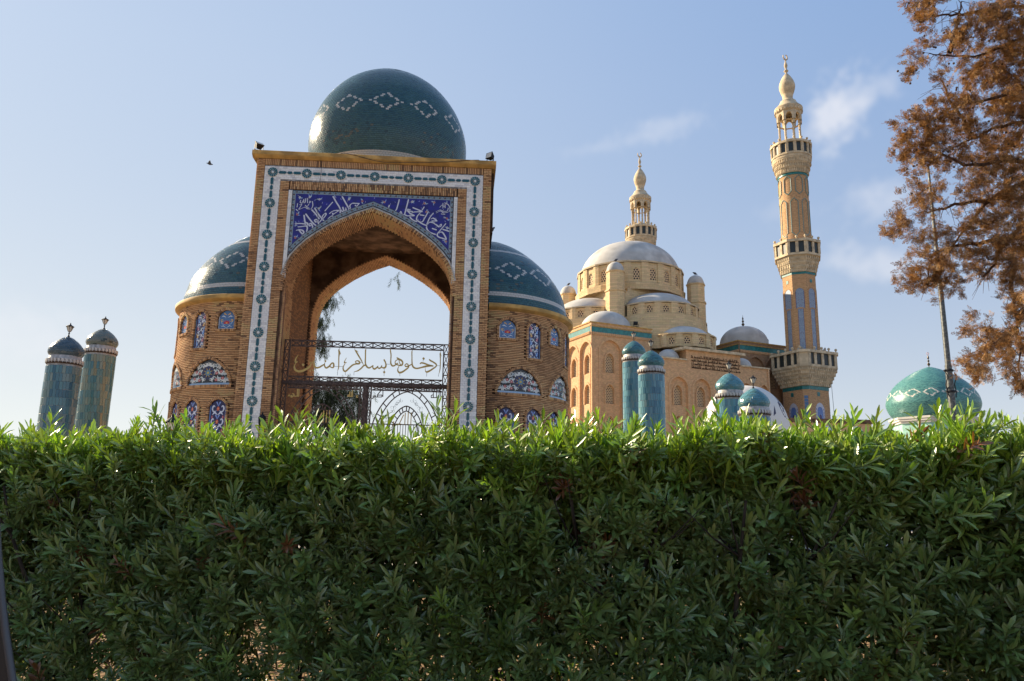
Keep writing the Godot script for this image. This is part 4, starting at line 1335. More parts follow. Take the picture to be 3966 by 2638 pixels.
# ---------------------------------------------------------------- tiled columns
func make_column(label: String, at: Vector3, top: float, shade: int, lamp: String) -> void:
	var o := thing("tiled_column", label, "column", at, 0.0, "turquoise tiled columns with bulb tops")
	var R := 0.645
	var neck := top - 1.17      # where the shaft ends
	var mb := MB.new()
	mb.lathe([Vector2(R, 0), Vector2(R, neck)], 40)
	part("shaft_core", mb, M.grout, o)
	var pal: Array
	if shade == 0: pal = [Color(0.06, 0.145, 0.18), Color(0.075, 0.175, 0.20), Color(0.13, 0.19, 0.19), Color(0.03, 0.10, 0.145), Color(0.16, 0.21, 0.19), Color(0.09, 0.15, 0.14)]
	elif shade == 1: pal = [Color(0.085, 0.17, 0.165), Color(0.13, 0.19, 0.16), Color(0.06, 0.16, 0.18), Color(0.04, 0.115, 0.13), Color(0.18, 0.21, 0.16), Color(0.21, 0.20, 0.13)]
	else: pal = [Color(0.08, 0.21, 0.27), Color(0.10, 0.245, 0.30), Color(0.13, 0.275, 0.32), Color(0.05, 0.155, 0.22), Color(0.09, 0.225, 0.25), Color(0.17, 0.27, 0.28)]
	var xf := []; var tone := []; var rank := []
	var y := neck - 0.30
	var row := 0
	while y > 1.4:
		var h := 0.33
		for k in 34:
			var a := TAU * (k + 0.37 * (row % 3)) / 34.0
			var b := Basis(Vector3.UP, a) * Basis(Vector3.RIGHT, rng.randf_range(-0.006, 0.006)) * Basis(Vector3.UP, rng.randf_range(-0.03, 0.03))
			xf.append(Transform3D(b, Vector3(sin(a) * R, y + rng.randf_range(-0.01, 0.01), cos(a) * R) + Vector3(sin(a), 0, cos(a)) * rng.randf_range(0.01, 0.016)))
			var n := noise.get_noise_2d(a * 14.0 + at.x * 50, y * 9.0)
			tone.append([0, 1, 0, 2][rng.randi() % 4] if absf(n) < 0.2 else ([3, 0, 3, 1][rng.randi() % 4] if n < 0 else [2, 4, 4, 5][rng.randi() % 4]))
			rank.append(-y + (50.0 if cos(a) < 0.1 else 0.0))
		y -= h
		row += 1
	pieces("tile", "tiling", M.column_tile, M.column_glaze, xf, tone, pal, o, 120, rank)
	mb = MB.new()
	mb.lathe([Vector2(R, neck - 0.01), Vector2(R + 0.012, neck + 0.02), Vector2(R - 0.01, neck + 0.11), Vector2(R - 0.045, neck + 0.30), Vector2(R - 0.10, neck + 0.34)], 36)
	part("collar", mb, M.collar, o)
	for k in 30:
		var a := TAU * k / 30.0
		var e := part("tooth", M.column_tooth, M.collar, o)
		e.position = Vector3(sin(a) * (R + 0.055), neck + 0.13, cos(a) * (R + 0.055))
		e.rotation.y = a
	mb = MB.new()
	mb.lathe([Vector2(R + 0.02, neck - 0.06), Vector2(R + 0.025, neck - 0.03), Vector2(R + 0.02, neck + 0.02)], 36)
	part("dark_band", mb, M.mortar, o)
	var prof := smooth_profile([Vector2(R - 0.08, neck + 0.31), Vector2(R - 0.01, neck + 0.40), Vector2(R + 0.015, neck + 0.52), Vector2(R - 0.05, neck + 0.70), Vector2(R - 0.22, neck + 0.90), Vector2(0.22, neck + 1.06), Vector2(0.07, neck + 1.14), Vector2(0.04, neck + 1.18)], 4)
	mb = MB.new()
	mb.lathe(prof, 36)
	part("bulb", mb, M.grout, o)
	var capc: Array
	if shade == 0: capc = [Color(0.05, 0.085, 0.105), Color(0.035, 0.07, 0.095), Color(0.075, 0.105, 0.12)]
	elif shade == 1: capc = [Color(0.12, 0.15, 0.135), Color(0.16, 0.17, 0.14), Color(0.035, 0.055, 0.05)]
	elif shade == 2: capc = [Color(0.055, 0.165, 0.185), Color(0.075, 0.20, 0.21), Color(0.045, 0.12, 0.125)]
	else: capc = [Color(0.07, 0.20, 0.235), Color(0.10, 0.245, 0.28), Color(0.085, 0.19, 0.19)]
	var r := tile_dome(prof, 0.085, 0.17, -PI, PI, func(rw, a, yy, st):
		return 2 if rng.randf() < (0.10 if shade == 1 else 0.25) and (shade != 1 or yy < neck + 0.6) else rng.randi() % 2)
	rank = []
	for k in r[0].size():
		rank.append(-r[0][k].origin.z)
	pieces("bulb_tile", "bulb_tiling", M.bulb_tile, M.column_glaze, r[0], r[1], capc, o, 60, rank)
	lantern(at + Vector3(0, top - 0.01, 0), lamp, rng.randf_range(-0.03, 0.03))

func build_columns() -> void:
	M.column_tile = brick_mesh(Vector3(0.112, 0.322, 0.03), 0.004)
	M.bulb_tile = brick_mesh(Vector3(0.162, 0.08, 0.02), 0.004)
	M.column_glaze = tinted(0.25)
	var mb := MB.new()
	mb.prism(PackedVector2Array([Vector2(-0.06, 0.02), Vector2(-0.045, -0.06), Vector2(0.0, -0.15), Vector2(0.045, -0.06), Vector2(0.06, 0.02)]), -0.045, 0.0)
	M.column_tooth = mb.done()
	lantern_meshes()
	make_column("dark blue tiled column, left of the far left pair", Vector3(-18.55, 0, -30.7), 7.67, 0, "black lantern on top of the dark blue column at far left")
	make_column("greenish tiled column, right of the far left pair", Vector3(-18.95, 0, -34.0), 8.74, 1, "black lantern on top of the greenish column at far left")
	make_column("tallest turquoise column, partly hidden behind its right neighbour", Vector3(7.03, 0, -42.3), 10.41, 2, "black lantern on the tallest column before the mosque corner block")
	make_column("turquoise column in front of the mosque corner block", Vector3(7.06, 0, -37.3), 8.88, 2, "black lantern on the column right beside the tallest one")
	make_column("turquoise column left of the white painted dome", Vector3(10.31, 0, -35.0), 7.4, 3, "black lantern on the column left of the white painted dome")
	make_column("turquoise column with the lowest top, before the white dome", Vector3(10.61, 0, -32.5), 6.34, 3, "black lantern on the lowest turquoise column")

# ---------------------------------------------------------------- walls with pointed recesses
# openings: [middle, half width, foot, springing, apex]; x maps wall axes (along, up, out) to the place
func recess_wall(mb: MB, x: Transform3D, a0: float, a1: float, y0: float, y1: float, z: float, deep: float, openings: Array, back := true) -> void:
	var q := func(a: float, b: float, c: float, d: float):
		if b - a > 0.001 and d - c > 0.001:
			mb.quad(x * Vector3(a, c, z), x * Vector3(b, c, z), x * Vector3(b, d, z), x * Vector3(a, d, z))
	var cols := {}
	for o in openings:
		var key := "%.3f" % o[0]
		if not cols.has(key): cols[key] = []
		cols[key].append(o)
	var lists := cols.values()
	lists.sort_custom(func(m, n): return m[0][0] < n[0][0])
	var at := a0
	for l in lists:
		l.sort_custom(func(m, n): return m[2] < n[2])
		var hw: float = l[0][1]; var mid: float = l[0][0]
		q.call(at, mid - hw, y0, y1)
		var yy := y0
		for i in l.size():
			var o = l[i]
			q.call(mid - hw, mid + hw, yy, o[2])
			var top: float = l[i + 1][2] if i + 1 < l.size() else y1
			var cap := minf(top, o[4] + 0.02)
			var n := 10
			for k in n:
				var f0 := -1.0 + 2.0 * k / n; var f1 := -1.0 + 2.0 * (k + 1) / n
				var t0 := arch_top([0, 0, 0, o[3], o[4]], f0); var t1 := arch_top([0, 0, 0, o[3], o[4]], f1)
				var p0 := mid + f0 * hw; var p1 := mid + f1 * hw
				mb.quad(x * Vector3(p0, t0, z), x * Vector3(p1, t1, z), x * Vector3(p1, cap, z), x * Vector3(p0, cap, z))
				mb.quad(x * Vector3(p0, t0, z - deep), x * Vector3(p1, t1, z - deep), x * Vector3(p1, t1, z), x * Vector3(p0, t0, z))
				if back: mb.quad(x * Vector3(p0, o[2], z - deep), x * Vector3(p1, o[2], z - deep), x * Vector3(p1, t1, z - deep), x * Vector3(p0, t0, z - deep))
			mb.quad(x * Vector3(mid - hw, o[2], z), x * Vector3(mid + hw, o[2], z), x * Vector3(mid + hw, o[2], z - deep), x * Vector3(mid - hw, o[2], z - deep))
			mb.quad(x * Vector3(mid - hw, o[2], z - deep), x * Vector3(mid - hw, o[3], z - deep), x * Vector3(mid - hw, o[3], z), x * Vector3(mid - hw, o[2], z))
			mb.quad(x * Vector3(mid + hw, o[2], z), x * Vector3(mid + hw, o[3], z), x * Vector3(mid + hw, o[3], z - deep), x * Vector3(mid + hw, o[2], z - deep))
			yy = cap
			if cap < top - 0.001 and i + 1 < l.size(): pass
		q.call(mid - hw, mid + hw, yy, y1)
		at = mid + hw
	q.call(at, a1, y0, y1)

func pointed_pane(x: Transform3D, o: Array, z: float, inset := 0.0, um := 1.0, whole := false) -> MB:
	var mb := MB.new()
	var n := 10
	for k in n:
		var f0 := -1.0 + 2.0 * k / n; var f1 := -1.0 + 2.0 * (k + 1) / n
		var hw: float = o[1] - inset
		var p := [0, 0, 0, o[3] - inset, o[4] - inset * 1.2]
		var t0 := arch_top(p, f0); var t1 := arch_top(p, f1)
		var a := Vector3(o[0] + f0 * hw, o[2] + inset, z); var b := Vector3(o[0] + f1 * hw, o[2] + inset, z)
		var d := Vector3(o[0] + f1 * hw, t1, z); var e := Vector3(o[0] + f0 * hw, t0, z)
		var u := func(v: Vector3): return Vector2((v.x - o[0]) / (2.0 * o[1]) * um + 0.5 * um, 1.0 - (v.y - o[2]) / (o[4] - o[2]) if whole else -(v.y - o[2]) / (2.0 * o[1]) * um)
		mb.quad(x * a, x * b, x * d, x * e, u.call(a), u.call(b), u.call(d), u.call(e))
	return mb

func arch_band(mb: MB, x: Transform3D, o: Array, z: float, w: float, out: float) -> void:      # raised moulding round an opening
	var inner := []; var outer := []
	inner.append(Vector2(o[0] - o[1], o[2])); outer.append(Vector2(o[0] - o[1] - w, o[2]))
	for k in 13:
		var f := -1.0 + k / 6.0
		inner.append(Vector2(o[0] + f * o[1], arch_top([0, 0, 0, o[3], o[4]], f)))
		outer.append(Vector2(o[0] + f * (o[1] + w), arch_top([0, 0, 0, o[3], o[4] + w * 1.25], f)))
	inner.append(Vector2(o[0] + o[1], o[2])); outer.append(Vector2(o[0] + o[1] + w, o[2]))
	for k in inner.size() - 1:
		var a: Vector2 = inner[k]; var b: Vector2 = inner[k + 1]; var d: Vector2 = outer[k + 1]; var e: Vector2 = outer[k]
		mb.quad(x * Vector3(a.x, a.y, z + out), x * Vector3(b.x, b.y, z + out), x * Vector3(d.x, d.y, z + out), x * Vector3(e.x, e.y, z + out))
		mb.quad(x * Vector3(e.x, e.y, z), x * Vector3(e.x, e.y, z + out), x * Vector3(d.x, d.y, z + out), x * Vector3(d.x, d.y, z))
		mb.quad(x * Vector3(a.x, a.y, z + out), x * Vector3(a.x, a.y, z), x * Vector3(b.x, b.y, z), x * Vector3(b.x, b.y, z + out))

func finial(parent: Node, at: Vector3, h: float) -> void:
	var mb := MB.new()
	mb.lathe(smooth_profile([Vector2(0.06, 0.0), Vector2(0.05, 0.06), Vector2(0.17, 0.2), Vector2(0.05, 0.34), Vector2(0.13, 0.46), Vector2(0.04, 0.58), Vector2(0.09, 0.68), Vector2(0.02, 0.86), Vector2(0.015, 1.0)].map(func(q): return Vector2(q.x * h * 0.8, q.y * h)), 3), 10, at)
	part("finial", mb, M.bronze, parent)

# ---------------------------------------------------------------- the mosque: local x along the front, z towards the viewer
func polygon_drum(parent: Node, called: String, at: Vector3, r: float, y0: float, y1: float, sides: int, first: float, a0: float, a1: float, win: Array, mat: Material) -> void:
	var mb := MB.new()
	var panes := []
	for k in sides:
		var a := first + TAU * k / sides
		var rel := wrapf(a, -PI, PI)
		if rel < a0 or rel > a1: continue
		var half := r * tan(PI / sides)
		var x := Transform3D(Basis(Vector3.UP, a), at)
		var apo := r
		var o := [0.0, win[0], y0 + win[1], y0 + win[2], y0 + win[3]]
		# a panel between two piers
		var pier := half * 0.42
		recess_wall(mb, x, -half + pier, half - pier, y0, y1, apo - 0.16, 0.12, [o])
		for s in [-1.0, 1.0]:
			var c := PackedVector2Array([Vector2(s * (half + 0.02), 0), Vector2(s * (half - pier), 0), Vector2(s * (half - pier), -0.18), Vector2(s * (half + 0.02), -0.18)])
			mb.prism(c, y0, y1, x * Transform3D(Basis(Vector3(1, 0, 0), Vector3(0, 0, 1), Vector3(0, 1, 0)), Vector3(0, 0, apo)))
		panes.append(pointed_pane(x, o, apo - 0.272, 0.0, 0.8))
	part(called, mb, mat, parent)
	for p in panes:
		part("window", p, M.lattice_small, parent)

func build_mosque() -> void:
	var q := thing("mosque", "sandy brick mosque with pale grey domes stepping up to one great dome", "mosque", MOSQUE_AT, MOSQUE_TURN)
	var F := func(z: float) -> Transform3D: return Transform3D(Basis(), Vector3(0, 0, z))
	var Lx := Transform3D(Basis(Vector3(0, 0, 1), Vector3.UP, Vector3(-1, 0, 0)), Vector3.ZERO)     # left face: along = +z
	# --- lower body
	var mb := MB.new()
	mb.span(Vector3(1.2, 0, -29.0), Vector3(31.6, 21.6, -1.2))
	part("lower_body", mb, M.mosque_brick, q)
	mb = MB.new()
	mb.span(Vector3(2.2, 21.6, -28.0), Vector3(29.9, 22.4, -1.6))
	part("roof_step", mb, M.cream_rows, q)
	# --- corner blocks
	for c in [[0.0, 9.95, true], [25.45, 35.0, false], [0.0, 9.95, false]]:
		var zf := 0.0 if c[2] or c[0] > 1.0 else -20.4
		var blk := Node3D.new()
		blk.name = "corner_block"
		q.add_child(blk, true)
		blk.position = Vector3(c[0], 0, zf)
		var w: float = c[1] - c[0]
		mb = MB.new()
		var niches := []; var wins := []
		for m in [3.2, 6.75]:
			niches.append([m, 1.62, 2.0, 21.4, 22.7])
			for yy in [[18.25, 20.1, 20.9], [14.0, 15.85, 16.6], [9.7, 11.5, 12.3], [5.4, 7.2, 8.0]]:
				wins.append([m, 0.67, yy[0], yy[1], yy[2]])
		recess_wall(mb, F.call(0.0), 0, w, 0, 24.87, 0, 0.32, niches, false)
		recess_wall(mb, F.call(0.0), 0.3, w - 0.3, 0.0, 23.2, -0.32, 0.3, wins)
		for n in niches:
			arch_band(mb, F.call(0.0), n, 0.0, 0.28, 0.07)
		for n in wins:
			arch_band(mb, F.call(0.0), n, -0.32, 0.22, 0.12)
		var ln := []; var lw := []
		for m in [-1.25, -4.95, -8.3]:
			ln.append([m, 1.55, 2.0, 21.1, 22.4])
			for yy in [[18.0, 19.8, 20.6], [13.85, 15.7, 16.5], [9.6, 11.4, 12.2], [5.4, 7.2, 8.0]]:
				lw.append([m, 0.72, yy[0], yy[1], yy[2]])
		recess_wall(mb, Lx, -9.9, 0, 0, 24.87, 0, 0.32, ln, false)
		recess_wall(mb, Lx, -9.6, -0.3, 0, 23.2, -0.32, 0.3, lw)
		for n in ln: arch_band(mb, Lx, n, 0.0, 0.28, 0.07)
		for n in lw: arch_band(mb, Lx, n, -0.32, 0.22, 0.12)
		mb.quad(Vector3(w, 0, 0), Vector3(w, 0, -9.9), Vector3(w, 24.87, -9.9), Vector3(w, 24.87, 0))
		mb.quad(Vector3(w, 0, -9.9), Vector3(0, 0, -9.9), Vector3(0, 24.87, -9.9), Vector3(w, 24.87, -9.9))
		mb.quad(Vector3(0, 24.7, 0), Vector3(w, 24.7, 0), Vector3(w, 24.7, -9.9), Vector3(0, 24.7, -9.9))
		part("block_wall", mb, M.shaded_brick if c[0] > 1.0 else M.mosque_brick, blk)
		for n in wins: part("window", pointed_pane(F.call(0.0), n, -0.615), M.lattice, blk)
		for n in lw: part("window", pointed_pane(Lx, n, -0.615), M.lattice, blk)
		mb = MB.new()
		for e in [[24.87, 25.03, 0.12], [24.38, 24.5, 0.08]]:
			mb.span(Vector3(-e[2], e[0], -9.9 - e[2]), Vector3(w + e[2], e[1], e[2]))
		part("block_cornice", mb, M.ochre, blk)
		mb = MB.new()
		mb.span(Vector3(-0.03, 23.62, -9.93), Vector3(w + 0.03, 24.34, 0.03))
		part("teal_band", mb, M.teal_band, blk)
		mb = MB.new()
		mb.span(Vector3(-0.05, 23.2, -9.95), Vector3(w + 0.05, 23.6, 0.05))
		for k in 30:
			mb.span(Vector3(w * k / 30.0, 23.25, 0.05), Vector3(w * (k + 0.55) / 30.0, 23.6, 0.16))
			mb.span(Vector3(-0.16, 23.25, -9.9 * k / 30.0), Vector3(-0.05, 23.6, -9.9 * (k + 0.55) / 30.0))
		part("dentil_band", mb, M.mosque_brick, blk)
		mb = MB.new()
		var low := -0.2 if c[2] else 0.4
		mb.lathe(smooth_profile([Vector2(3.75, 24.95), Vector2(3.72, 25.5), Vector2(3.4, 26.5), Vector2(2.6, 27.4), Vector2(1.4, 28.0), Vector2(0.0, 28.2)].map(func(v): return Vector2(v.x, v.y + low)), 5), 40, Vector3(5.35, 0, -4.8))
		part("block_dome", mb, M.dome_white, blk)
		if not c[2]: finial(blk, Vector3(5.35, 28.2 + low, -4.8), 1.9)
	# --- portal, standing forward
	var por := Node3D.new()
	por.name = "portal"
	q.add_child(por)
	mb = MB.new()
	var pn := []; var pw := []
	for m in [10.42, 14.2, 18.0, 21.8, 25.0]:
		if m > 16.0 and m < 20.0: continue
		var hw := 1.42 if m < 24 else 0.9
		pn.append([m, hw, 1.0, 16.3, 17.5])
		for yy in [[13.75, 15.6, 16.4], [9.6, 11.5, 12.3], [5.5, 7.3, 8.1]]:
			pw.append([m, minf(0.66, hw - 0.2), yy[0], yy[1], yy[2]])
	recess_wall(mb, F.call(5.4), 6.9, 26.0, 0, 19.8, 0, 0.32, pn, false)
	recess_wall(mb, F.call(5.4), 7.2, 25.9, 0, 18.0, -0.32, 0.3, pw)
	for n in pn: arch_band(mb, F.call(5.4), n, 0.0, 0.26, 0.08)
	for n in pw: arch_band(mb, F.call(5.4), n, -0.32, 0.2, 0.12)
	mb.span(Vector3(6.9, 0, -0.4), Vector3(26.0, 19.78, 4.75))
	mb.span(Vector3(11.75, 19.82, 1.2), Vector3(21.0, 21.3, 5.38))
	mb.span(Vector3(25.75, 0, 5.402), Vector3(26.0, 19.78, 5.55))
	part("portal_wall", mb, M.mosque_brick, por)
	for n in pw: part("window", pointed_pane(F.call(5.4), n, -0.615), M.lattice, por)
	mb = MB.new()
	mb.span(Vector3(6.8, 19.8, -0.4), Vector3(11.73, 20.0, 5.6)); mb.span(Vector3(21.02, 19.8, -0.4), Vector3(26.15, 20.0, 5.6))
	mb.span(Vector3(11.2, 21.3, 1.0), Vector3(21.6, 21.66, 5.85)); mb.span(Vector3(10.6, 21.2, 0.9), Vector3(11.19, 21.55, 5.7))
	part("portal_cornice", mb, M.cream, por)
	# rows of raised script on the portal, drawn as worn strokes
	mb = MB.new()
	for r in 4:
		var y := 20.3 - r * 0.47
		var x := 12.6
		mb.span(Vector3(12.5, y - 0.06, 5.401), Vector3(20.8, y - 0.02, 5.43))
		while x < 20.7:
			var h: float = [0.12, 0.3, 0.36, 0.18, 0.32][rng.randi() % 5]
			mb.span(Vector3(x, y - 0.02, 5.402), Vector3(x + rng.randf_range(0.05, 0.09), y + h, 5.45))
			if rng.randf() < 0.5: mb.span(Vector3(x + 0.09, y - 0.02, 5.402), Vector3(x + 0.24, y + 0.09, 5.44))
			x += rng.randf_range(0.16, 0.3)
	part("raised_script", mb, M.mortar, por)
	for d in [[10.1, 3.6, 1.5], [22.9, 3.3, 1.5]]:
		mb = MB.new()
		mb.lathe(smooth_profile([Vector2(d[2], 19.9), Vector2(d[2] * 0.96, 20.4), Vector2(d[2] * 0.78, 20.95), Vector2(d[2] * 0.42, 21.35), Vector2(0, 21.48)], 5), 28, Vector3(d[0], 0, d[1]))
		part("portal_dome", mb, M.dome_white, por)
	# --- half domes on the faces, two tiers
	var CX := 16.05; var CZ := -14.65; var H := 7.45
	for face in 4:
		var hd := Node3D.new()
		hd.name = "half_dome"
		q.add_child(hd, true)
		hd.position = Vector3(CX, 0, CZ)
		hd.rotation.y = PI / 2 * -face
		var zc := H
		polygon_drum(hd, "half_drum", Vector3(0, 0, zc), 6.25, 28.0, 29.75, 16, 0.0, -1.5, 1.5, [0.44, 0.35, 1.05, 1.42], M.cream_rows)
		mb = MB.new()
		mb.lathe([Vector2(6.38, 29.75), Vector2(6.38, 29.95), Vector2(6.0, 29.97), Vector2(5.6, 29.9)], 16, Vector3(0, 0, zc), -1.57, 1.57, true)
		part("half_drum_cornice", mb, M.cream, hd)
		mb = MB.new()
		mb.lathe([Vector2(8.7, 22.4), Vector2(8.6, 24.7), Vector2(8.15, 24.75), Vector2(8.1, 25.75), Vector2(7.55, 25.8), Vector2(7.5, 26.85), Vector2(6.95, 26.9), Vector2(6.9, 27.95), Vector2(6.0, 28.02)], 8, Vector3(0, 0, zc), -1.6, 1.6, true)
		part("half_drum_ledge", mb, M.cream_rows, hd)
		mb = MB.new()
		mb.lathe(smooth_profile([Vector2(5.75, 29.85), Vector2(5.5, 30.4), Vector2(4.6, 31.3), Vector2(3.0, 32.05), Vector2(1.4, 32.38), Vector2(0.0, 32.45)], 4), 28, Vector3(0, 0, zc), -1.58, 1.58)
		part("half_dome_shell", mb, M.dome_white, hd)
		# lower tier
		polygon_drum(hd, "low_drum", Vector3(0, 0, zc + 5.7), 5.0, 22.45, 24.2, 14, 0.0, -1.7, 1.7, [0.42, 0.4, 1.05, 1.42], M.cream_rows)
		mb = MB.new()
		mb.lathe([Vector2(5.15, 24.2), Vector2(5.15, 24.4), Vector2(4.8, 24.42), Vector2(4.2, 24.35)], 14, Vector3(0, 0, zc + 5.7), -1.7, 1.7, true)
		for s in [-1.0, 1.0]:
			for k in 6:
				mb.span(Vector3(s * (5.2 + k * 0.55), 22.4, zc + 0.5), Vector3(s * (5.74 + k * 0.55), 27.4 - k * 0.8, zc + 4.2 - k * 0.2))
		part("low_drum_ledge", mb, M.cream_rows, hd)
		mb = MB.new()
		mb.lathe(smooth_profile([Vector2(4.35, 24.3), Vector2(4.1, 24.8), Vector2(3.2, 25.55), Vector2(1.8, 26.0), Vector2(0.0, 26.15)], 4), 28, Vector3(0, 0, zc + 5.7), -1.7, 1.7)
		part("low_half_dome_shell", mb, M.dome_white, hd)
	# --- stepped body under the great drum
	mb = MB.new()
	mb.span(Vector3(CX - H, 22.4, CZ - H), Vector3(CX + H, 29.2, CZ + H))
	var steps := PackedVector2Array()
	steps.append(Vector2(-H + 0.04, 29.2))
	for k in 7:
		steps.append(Vector2(-H + 0.04 + k * 0.42, 30.2 + k * 0.55)); steps.append(Vector2(-H + 0.04 + (k + 1) * 0.42, 30.2 + k * 0.55))
	steps.append(Vector2(-H + 0.04 + 2.94, 33.9))
	var mir := steps.duplicate()
	mir.reverse()
	for p in mir: steps.append(Vector2(-p.x, p.y))
	mb.prism(steps, -H + 0.02, H - 0.02, Transform3D(Basis(), Vector3(CX, 0, CZ)))
	mb.prism(steps, -H + 0.06, H - 0.06, Transform3D(Basis(Vector3(0, 0, 1), Vector3.UP, Vector3(-1, 0, 0)), Vector3(CX, 0.012, CZ)))
	part("stepped_body", mb, M.cream_rows, q)
	mb = MB.new()
	mb.lathe([Vector2(8.9, 32.9), Vector2(9.0, 33.9), Vector2(8.65, 34.05), Vector2(8.2, 34.06)], 20, Vector3(CX, 0, CZ), PI / 20, TAU + PI / 20, true)
	part("drum_base", mb, M.cream_rows, q)
	polygon_drum(q, "great_drum", Vector3(CX, 0, CZ), 8.55, 34.03, 37.3, 20, 0.17, -PI, PI, [0.5, 0.5, 1.9, 2.4], M.cream_rows)
	mb = MB.new()
	mb.lathe([Vector2(8.75, 37.3), Vector2(8.78, 37.55), Vector2(8.4, 37.62), Vector2(7.9, 37.5)], 20, Vector3(CX, 0, CZ), 0.17 + PI / 20, TAU + 0.17 + PI / 20, true)
	part("drum_cornice", mb, M.cream, q)
	mb = MB.new()
	mb.lathe(smooth_profile([Vector2(8.25, 37.45), Vector2(7.95, 38.4), Vector2(7.27, 39.75), Vector2(6.05, 41.1), Vector2(4.35, 42.15), Vector2(2.25, 42.75), Vector2(0.0, 42.95)], 6), 56, Vector3(CX, 0, CZ))
	part("great_dome", mb, M.dome_white, q)
	# --- corner turrets
	for c in [[-1, 1], [1, 1], [-1, -1], [1, -1]]:
		var t := Node3D.new()
		t.name = "turret"
		q.add_child(t, true)
		t.position = Vector3(CX + c[0] * (H + 0.05), 0, CZ + c[1] * (H + 0.05))
		mb = MB.new()
		mb.lathe([Vector2(1.52, 24.0), Vector2(1.52, 31.9), Vector2(1.66, 31.95), Vector2(1.66, 32.15), Vector2(1.42, 32.2), Vector2(1.42, 34.9), Vector2(1.56, 34.98), Vector2(1.56, 35.15), Vector2(1.3, 35.2)], 8, Vector3.ZERO, PI / 8, TAU + PI / 8, true)
		part("turret_shaft", mb, M.cream_rows, t)
		mb = MB.new()
		mb.lathe(smooth_profile([Vector2(1.36, 35.15), Vector2(1.3, 35.6), Vector2(1.0, 36.25), Vector2(0.5, 36.62), Vector2(0.0, 36.72)], 4), 20)
		part("turret_dome", mb, M.dome_white, t)

# ---------------------------------------------------------------- minarets
func ring_of(sides: int, r: float, turn: float) -> PackedVector2Array:
	var out := PackedVector2Array()
	for k in sides:
		var a := turn + TAU * k / sides
		out.append(Vector2(sin(a), cos(a)) * r)
	return out

func chamfered(h: float, c: float) -> PackedVector2Array:
	return PackedVector2Array([Vector2(h, -h + c), Vector2(h, h - c), Vector2(h - c, h), Vector2(-h + c, h), Vector2(-h, h - c), Vector2(-h, -h + c), Vector2(-h + c, -h), Vector2(h - c, -h)])

func upright_prism(mb: MB, poly: PackedVector2Array, y0: float, y1: float) -> void:
	mb.prism(poly, y0, y1, Transform3D(Basis(Vector3(1, 0, 0), Vector3(0, 0, 1), Vector3(0, 1, 0)), Vector3.ZERO))

# a gallery: outline, rail, posts, dark grilles, knobs; `per` grilles on each long side
func gallery(parent: Node, top: PackedVector2Array, foot: PackedVector2Array, y0: float, y1: float, per: int, knobs: int, short_plain: float) -> void:
	var mb := MB.new()
	var h := y1 - y0
	var grow := func(p: PackedVector2Array, s: float) -> PackedVector2Array:
		var o := PackedVector2Array()
		for q in p: o.append(q * s)
		return o
	upright_prism(mb, grow.call(top, 1.0), y0, y0 + h * 0.14)
	upright_prism(mb, grow.call(top, 1.04), y1 - h * 0.16, y1)
	upright_prism(mb, grow.call(top, 0.80), y0 + h * 0.14 + 0.002, y1 - h * 0.16 - 0.002)
	var kn := []
	for k in top.size():
		var a := top[k]; var b := top[(k + 1) % top.size()]
		var l := (b - a).length()
		var d := (b - a) / l
		var nrm := Vector2(d.y, -d.x)
		if nrm.dot(a) < 0: nrm = -nrm
		var bas := Basis(Vector3(d.x, 0, d.y), Vector3.UP, Vector3(nrm.x, 0, nrm.y))
		if bas.determinant() < 0: bas.x = -bas.x
		var n := per if l > short_plain else 0
		if n == 0:
			var m := (a + b) * 0.5 - nrm * 0.12
			mb.box(Vector3(m.x, y0 + h * 0.49, m.y), Vector3(l - 0.01, h * 0.694, 0.22), bas)
			continue
		for i in n + 1:
			var m := a + d * (l * clampf(float(i) / n, 0.05, 0.95)) - nrm * 0.1
			mb.box(Vector3(m.x, y0 + h * 0.49, m.y), Vector3(l / n * 0.32, h * 0.694, 0.2), bas)
		for i in n:
			var m := a + d * (l * (i + 0.5) / n) - nrm * 0.16
			var e := MB.new()
			e.box(Vector3(m.x, y0 + h * 0.49, m.y), Vector3(l / n * 0.8, h * 0.69, 0.05), bas)
			part("grille", e, M.grille, parent)
		for i in knobs:
			kn.append(a + d * (l * i / knobs) - nrm * 0.15)
	part("gallery_frame", mb, M.cream, parent)
	for p in kn:
		var e := part("knob", M.knob, M.cream, parent)
		e.position = Vector3(p.x, y1, p.y)

# rows of small hanging niches under a gallery
func hanging_niches(parent: Node, foot: PackedVector2Array, top: PackedVector2Array, y0: float, y1: float, rows: int, pitch: float) -> void:
	var mb := MB.new()
	var rh := (y1 - y0) / rows
	for r in rows:
		var f := (r + 0.35) / rows
		var ring := PackedVector2Array()
		for k in foot.size(): ring.append(foot[k].lerp(top[k], f))
		var ring2 := PackedVector2Array()
		for k in foot.size(): ring2.append(foot[k].lerp(top[k], (r + 1.0) / rows))
		var ya := y0 + r * rh
		upright_prism(mb, ring, ya, ya + rh * 0.999)
		upright_prism(mb, ring2, ya + rh * 0.80, ya + rh * 0.998)
		for k in ring2.size():
			var a := ring2[k]; var b := ring2[(k + 1) % ring2.size()]
			var l := (b - a).length()
			var n := maxi(2, int(round(l / pitch)))
			var d := (b - a) / l
			var nrm := Vector2(d.y, -d.x)
			if nrm.dot(a) < 0: nrm = -nrm
			var bas := Basis(Vector3(d.x, 0, d.y), Vector3.UP, Vector3(nrm.x, 0, nrm.y))
			if bas.determinant() < 0: bas.x = -bas.x
			for i in n:
				var m := a + d * (l * (i + 0.5 + (0.25 if r % 2 else -0.25)) / n) - nrm * 0.1
				mb.box(Vector3(m.x, ya + rh * 0.46, m.y), Vector3(pitch * 0.42, rh * 0.66, 0.18), bas)
	part("hanging_niches", mb, M.cream, parent)

